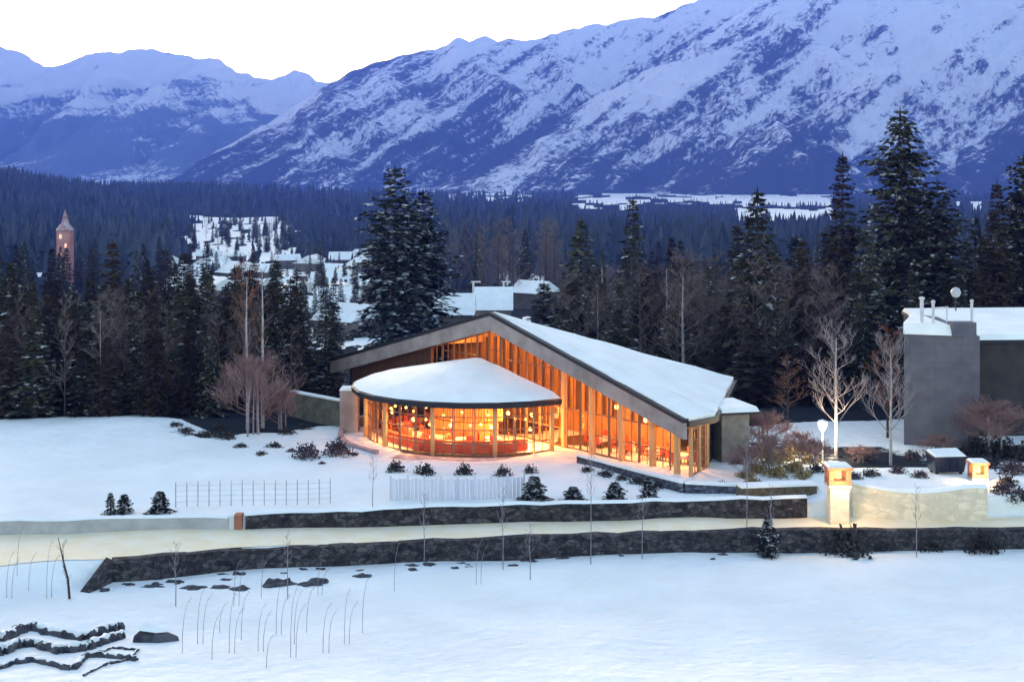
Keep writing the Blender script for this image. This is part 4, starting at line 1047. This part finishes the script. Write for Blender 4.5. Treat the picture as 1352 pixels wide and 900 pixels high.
for i, (px, py, r_) in enumerate([(1000, 652, 14), (1030, 650, 13), (1065, 648, 15), (1080, 622, 13), (975, 612, 11), (1128, 632, 12), (1150, 628, 13), (1185, 624, 12), (1215, 630, 12), (1310, 618, 20), (1340, 625, 22), (1325, 650, 18), (1350, 660, 20)]):
    shrub(SP if i % 3 else SH, px, py, r_, 'dark winter shrub in the planting around the entrance piers', 'winter shrubs around the entrance piers', .8)
for px, top, Y in [(1020, 575, 87), (1055, 570, 90), (1075, 580, 88), (985, 590, 86), (1135, 590, 90), (1240, 575, 93)]:
    con_px('bushy', px, top, Y, 20, name='bare_tree', label='small bare bush tree in the planting around the entrance', group='bare bush trees around the entrance', rz=U(0, 6))
# rocks below the wall
def rock(px, py, w, h, label, group=None):
    p = hit(px, py); bm = bmesh.new(); bmesh.ops.create_icosphere(bm, subdivisions=3, radius=1); sd = U(0, 99)
    for v in bm.verts:
        v.co *= 1 + .6 * mn.noise(v.co * 1.5 + Vector((sd, 0, 0))) + .12 * mn.noise(v.co * 4 + Vector((0, sd, 0)))
    me_ = bpy.data.meshes.new('boulder'); bm.to_mesh(me_); bm.free(); me_.materials.append(M['rock'])
    ws2 = w / F * p.y / 2
    o = bpy.data.objects.new('boulder', me_); col.objects.link(o); o.location = (p.x, p.y, p.z - .06); o.scale = (ws2, ws2 * .6, h / F * p.y * .95); o.rotation_euler = (0, 0, U(-.2, .2))
    return tag(o, label, 'boulder', group)
rock(368, 772, 44, 11, 'largest dark boulder showing through the snow below the retaining wall')
rock(414, 771, 38, 8, 'flat dark boulder next to the largest one below the retaining wall')
rock(478, 761, 24, 6, 'dark boulder on its own below the middle of the retaining wall')
for px, py, w_, h_ in [(200, 774, 30, 4), (232, 768, 26, 4), (255, 776, 36, 4), (290, 775, 30, 4), (318, 777, 30, 5), (170, 772, 22, 4), (138, 780, 18, 6), (300, 765, 20, 3), (205, 762, 24, 3), (545, 752, 16, 4), (600, 750, 18, 4)]:
    rock(px, py, w_, h_, 'low dark boulder half buried in the snow below the retaining wall', 'half buried boulders below the retaining wall')
for i in range(34):
    px = U(190, 1340); x = X(px, 73); y = yl(x) - .5
    py = HY + (CH - gz(x, y)) / y * F
    if any(abs(px - q) < 40 for q in (1121, 1297, 1228, 1165, 1014)): continue
    rock(px, py + U(0, 7), U(9, 22), U(2, 5), 'small dark stone lying at the foot of the long retaining wall', 'small stones along the foot of the retaining wall')
# wavy buried stone edging in the near corner
def edging(pts, r, label, jit=.05):
    ps = []
    for (a, b_) in zip(pts[:-1], pts[1:]):
        for k in range(4): ps.append((a[0] + (b_[0] - a[0]) * k / 4, a[1] + (b_[1] - a[1]) * k / 4))
    ps.append(pts[-1]); w = [hit(*q) for q in ps]
    w = [q + Vector((U(-jit, jit), U(-jit, jit), .03 + U(0, .03))) for q in w]
    w2 = []
    for a, b_ in zip(w[:-1], w[1:]): w2 += [a, a.lerp(b_, .5) + Vector((U(-.03, .03), U(-.05, .05), U(-.05, .03)))]
    w2.append(w[-1]); mb = MB(); mb.tube(w2, [r * U(.75, 1.25) for _ in w2], 9)
    mb.v = [tuple(Vector(v) + Vector((U(-1, 1), U(-1, 1), U(-1, 1))) * r * .2) for v in mb.v]
    o = mb.build('stone_edging', M['rock']); tag(o, label, 'edging')
    sm_ = MB(); sm_.tube([q + Vector((0, .06, r * .75)) for q in w2], [r * U(.25, .75) for _ in w2], 7); sm_.build('snow_cap', M['snow'], o, smooth=True)
    return o
edging([(-60, 850), (0, 846), (22, 836), (42, 829), (70, 838), (108, 845), (135, 836), (160, 830)], .25, 'upper wavy dark stone edging showing through the near snow')
edging([(-60, 872), (0, 864), (20, 855), (45, 852), (80, 862), (112, 858), (140, 848), (160, 842)], .25, 'middle wavy dark stone edging showing through the near snow')
edging([(-50, 895), (0, 883), (20, 876), (45, 873), (75, 880), (96, 884), (116, 866), (150, 868), (182, 872)], .13, 'lowest thin forked stone edging in the near snow')
edging([(118, 866), (150, 856), (182, 858), (170, 872), (140, 878), (110, 892)], .05, 'thin twisted dark root crossing the near snow')
p = hit(205, 846); o = MB()
o.prism([(-.95, -.35, -.15), (.35, -.5, -.15), (1.05, .2, -.15), (.2, .45, -.15), (-.75, .35, -.15)], [(-.85, -.3, .22), (.2, -.42, .26), (.95, .15, .12), (.1, .4, .30), (-.6, .3, .34)])
o = o.build('stone_slab', M['rock'], None, bevel=.05); o.location = p; o.scale = (1, 1, 1.5)
sc2 = MB(); sc2.prism([(-.8, -.2, .36), (.1, -.3, .3), (.5, .1, .24), (-.5, .25, .38)], [(-.65, -.1, .44), (0, -.2, .4), (.35, .08, .32), (-.45, .18, .46)]); sc2.build('snow_cap', M['snow'], o); tag(o, 'flat dark grey stone slab lying at the end of the wavy edging', 'slab')

# ------------------------------------------------------------------ mountains
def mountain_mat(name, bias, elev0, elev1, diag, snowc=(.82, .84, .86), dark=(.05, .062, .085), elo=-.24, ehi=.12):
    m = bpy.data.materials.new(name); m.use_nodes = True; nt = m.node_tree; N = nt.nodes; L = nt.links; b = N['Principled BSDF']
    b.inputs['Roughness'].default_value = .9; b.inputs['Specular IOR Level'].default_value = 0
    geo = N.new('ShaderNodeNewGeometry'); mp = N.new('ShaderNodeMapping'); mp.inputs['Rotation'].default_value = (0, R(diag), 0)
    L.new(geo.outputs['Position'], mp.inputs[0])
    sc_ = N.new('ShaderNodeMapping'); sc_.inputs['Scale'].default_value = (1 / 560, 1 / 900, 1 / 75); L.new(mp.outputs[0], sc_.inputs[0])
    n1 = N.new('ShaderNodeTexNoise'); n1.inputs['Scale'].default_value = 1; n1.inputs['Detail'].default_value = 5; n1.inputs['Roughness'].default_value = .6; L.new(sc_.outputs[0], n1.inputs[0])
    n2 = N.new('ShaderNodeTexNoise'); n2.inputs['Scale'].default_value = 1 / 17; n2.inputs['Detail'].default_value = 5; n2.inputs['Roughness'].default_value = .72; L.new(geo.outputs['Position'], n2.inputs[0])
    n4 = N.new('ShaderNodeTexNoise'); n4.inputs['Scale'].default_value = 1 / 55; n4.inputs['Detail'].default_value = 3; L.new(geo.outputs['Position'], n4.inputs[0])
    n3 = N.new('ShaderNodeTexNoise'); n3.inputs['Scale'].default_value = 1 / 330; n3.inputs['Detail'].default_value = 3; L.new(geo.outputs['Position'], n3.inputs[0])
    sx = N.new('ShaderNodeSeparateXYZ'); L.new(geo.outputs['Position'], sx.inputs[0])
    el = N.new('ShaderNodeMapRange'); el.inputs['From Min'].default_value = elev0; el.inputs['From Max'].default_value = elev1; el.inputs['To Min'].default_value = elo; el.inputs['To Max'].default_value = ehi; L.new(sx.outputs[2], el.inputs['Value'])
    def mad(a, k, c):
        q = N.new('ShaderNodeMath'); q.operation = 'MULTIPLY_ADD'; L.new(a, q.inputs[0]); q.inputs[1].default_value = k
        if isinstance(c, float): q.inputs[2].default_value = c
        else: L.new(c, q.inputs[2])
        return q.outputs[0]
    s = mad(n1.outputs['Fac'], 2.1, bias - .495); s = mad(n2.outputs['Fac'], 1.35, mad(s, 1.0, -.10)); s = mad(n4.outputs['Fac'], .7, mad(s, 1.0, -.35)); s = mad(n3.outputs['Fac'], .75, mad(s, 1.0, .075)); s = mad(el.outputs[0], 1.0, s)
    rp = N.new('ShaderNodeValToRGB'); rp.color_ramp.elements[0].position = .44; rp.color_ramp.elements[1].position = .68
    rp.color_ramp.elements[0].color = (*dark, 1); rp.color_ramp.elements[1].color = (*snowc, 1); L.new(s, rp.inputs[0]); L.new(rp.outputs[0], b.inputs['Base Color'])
    return m
def mountain(name, crest, Yc, front, back, m, label, seed, amp=60, shear=0, nu=330, nvf=120, foot=-30, power=1.25, rough=14):
    xs_, ys_ = zip(*crest); pxs = np.linspace(xs_[0], xs_[-1], nu); nvb = 26; V = []
    for j in range(nvf + nvb + 1):
        for px in pxs:
            cpy = float(np.interp(px, xs_, ys_)); cz = CH - (cpy - HY) / F * Yc; x = X(px, Yc)
            e = min(1, (px - xs_[0]) / 60, (xs_[-1] - px) / 60); e = max(e, 0)
            cz += rough * (mn.noise(Vector((x / 70, seed, 0))) + .6 * mn.noise(Vector((x / 28, seed, 7)))) * e
            if j <= nvf:
                v = j / nvf; Y = Yc - front * (1 - v)
                hgt = max(cz - foot, 1); z = foot + hgt * v ** power
                q = Vector((x / 430 - shear * v * hgt / 430, v * .9, seed)); 
                rg = 1 - abs(mn.noise(q)) * 2; rg += .5 * (1 - abs(mn.noise(q * 2.3)) * 2); rg += .28 * (1 - abs(mn.noise(Vector((x / 90, z / 90, seed + 4)))) * 2) + .14 * mn.noise(Vector((x / 35, z / 35, seed)))
                k = math.sin(math.pi * min(1, v * 1.02)) ** .7 if v < .98 else 0
                dg = (1 - 2 * abs(mn.noise(Vector(((z - .72 * x) / 150, (x + .72 * z) / 900, seed + 2))))) + .6 * (1 - 2 * abs(mn.noise(Vector(((z - .72 * x) / 60, (x + .72 * z) / 400, seed + 9)))))
                Y -= (dg - .8) * amp * .55 * k; z += (dg - .8) * amp * .12 * k
                a_ = amp * min(1, hgt / 300)
                z += (rg - .7) * a_ * max(k, 0); Y -= (rg - .7) * a_ * 1.2 * max(k, 0)
            else:
                v = (j - nvf) / nvb; Y = Yc + back * v; z = cz + (foot - cz) * v ** .8
            V.append((x, Y, max(z, foot - 5)))
    n_ = nvf + nvb + 1
    Fc = [(j * nu + i, j * nu + i + 1, (j + 1) * nu + i + 1, (j + 1) * nu + i) for j in range(n_ - 1) for i in range(nu - 1)]
    me_ = bpy.data.meshes.new(name); me_.from_pydata(V, [], Fc); me_.update(); me_.polygons.foreach_set('use_smooth', [True] * len(Fc)); me_.materials.append(m)
    o = bpy.data.objects.new(name, me_); col.objects.link(o); return tag(o, label, 'mountain', kind='structure')
MA = mountain_mat('far_mountain', -.88, 270, 520, 12, dark=(.16, .21, .30), elo=-.42, ehi=.34, snowc=(.86, .88, .88))  # dark tone lifted to pale blue, painting haze over the lower slopes
MBm = mountain_mat('ridge_mountain', -.91, 0, 700, 36)
MC = mountain_mat('dark_flank', -1.04, 0, 500, 34)
MD = mountain_mat('bright_face', -.89, -100, 600, 38)
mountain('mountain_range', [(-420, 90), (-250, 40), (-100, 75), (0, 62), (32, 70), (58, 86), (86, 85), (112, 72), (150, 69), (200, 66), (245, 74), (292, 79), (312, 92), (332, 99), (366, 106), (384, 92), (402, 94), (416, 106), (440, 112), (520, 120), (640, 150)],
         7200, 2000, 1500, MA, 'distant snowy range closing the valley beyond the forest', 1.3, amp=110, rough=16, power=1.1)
mountain('mountain_ridge', [(180, 243), (240, 237), (300, 200), (340, 172), (385, 142), (430, 112), (470, 92), (520, 75), (560, 66), (590, 60), (606, 50), (622, 53), (640, 47), (655, 55), (675, 51), (690, 57), (725, 47), (765, 37), (830, 26), (868, 20), (905, 6), (950, -8), (1000, -22), (1150, -50), (1350, -80), (1600, -60), (1750, 40)],
         5700, 1150, 1200, MBm, 'long snow streaked ridge climbing out of the frame behind the nearer ridges', 2.7, amp=70, shear=-.8)
mountain('mountain_ridge', [(500, 262), (560, 246), (600, 226), (660, 192), (740, 152), (830, 106), (900, 66), (960, 30), (1010, -2), (1100, -46), (1250, -70), (1420, -60), (1600, 20), (1720, 120)],
         5000, 900, 700, MBm, 'diagonal snowy ridge in front of the long high ridge', 5.1, amp=60, shear=-.9)
mountain('mountain_ridge', [(770, 264), (820, 248), (870, 214), (905, 186), (950, 150), (1000, 118), (1050, 84), (1110, 40), (1180, 0), (1260, -30), (1400, -40), (1560, 30), (1680, 140)],
         4800, 900, 800, MD, 'bright rocky snow face on the nearer mountain', 8.2, amp=62, shear=-.7)
mountain('mountain_ridge', [(850, 268), (880, 246), (930, 212), (980, 186), (1025, 160), (1060, 176), (1100, 206), (1150, 240), (1200, 264)],
         4250, 500, 420, MC, 'dark forested triangular foothill below the bright rock face', 3.3, amp=55, shear=-.7, nu=220, nvf=80, rough=26)
mountain('mountain_ridge', [(1130, 262), (1190, 238), (1225, 218), (1290, 182), (1352, 144), (1420, 110), (1520, 80), (1620, 110), (1720, 190)],
         4150, 520, 500, MC, 'dark forested lower ridge rising at the side behind the tall conifers', 6.6, amp=60, shear=-.7, nu=240, nvf=80, rough=24)

# ------------------------------------------------------------------ air
hz = MB(); hz.box((0, 3900, 505), (16400, 11000, 1090)); ho = hz.build('haze', None)
hm = bpy.data.materials.new('haze_air'); hm.use_nodes = True; nt = hm.node_tree; nt.nodes.clear(); out = nt.nodes.new('ShaderNodeOutputMaterial'); pv = nt.nodes.new('ShaderNodeVolumePrincipled')
pv.inputs['Color'].default_value = (.11, .22, 1.0, 1); pv.inputs['Density'].default_value = 1.45e-4; nt.links.new(pv.outputs[0], out.inputs['Volume'])
ho.data.materials.clear(); ho.data.materials.append(hm); tag(ho, 'blue evening haze filling the valley air', 'haze', kind='stuff')

# ------------------------------------------------------------------ light, camera, render
w = bpy.data.worlds.new('World'); sc.world = w; w.use_nodes = True; nt = w.node_tree; bg = nt.nodes['Background']
sk = nt.nodes.new('ShaderNodeTexSky'); sk.sky_type = 'NISHITA'; sk.sun_disc = False
SE, SR = 5.5, -20.0
sk.sun_elevation = R(SE); sk.sun_rotation = R(SR); sk.air_density = 1.0; sk.dust_density = 4.5; sk.ozone_density = .25; sk.altitude = 1400
nt.links.new(sk.outputs[0], bg.inputs[0]); bg.inputs[1].default_value = .1
sl = bpy.data.lights.new('sun', 'SUN'); sl.energy = 2.0; sl.angle = R(12); sl.color = (1, .85, .7); so = bpy.data.objects.new('sun', sl); col.objects.link(so)
d = Vector((math.sin(R(SR)) * math.cos(R(SE)), math.cos(R(SR)) * math.cos(R(SE)), math.sin(R(SE)))); so.rotation_euler = d.to_track_quat('Z', 'Y').to_euler()
cam = bpy.data.cameras.new('camera'); co = bpy.data.objects.new('camera', cam); col.objects.link(co); sc.camera = co
co.location = (0, 0, CH); co.rotation_euler = (R(90), 0, 0); cam.sensor_width = 36; cam.lens = 36 * F / 1352; cam.shift_y = -(450 - HY) / 1352
cam.clip_start = .5; cam.clip_end = 40000
sc.view_settings.view_transform = 'Standard'; sc.view_settings.look = 'None'; sc.view_settings.exposure = 3.12; sc.view_settings.gamma = 1; sc.view_settings.use_curve_mapping = False
cy = sc.cycles
cy.use_denoising = True; cy.max_bounces = 6; cy.diffuse_bounces = 3; cy.glossy_bounces = 2; cy.transmission_bounces = 4; cy.transparent_max_bounces = 12; cy.volume_bounces = 0
cy.sample_clamp_indirect = 6
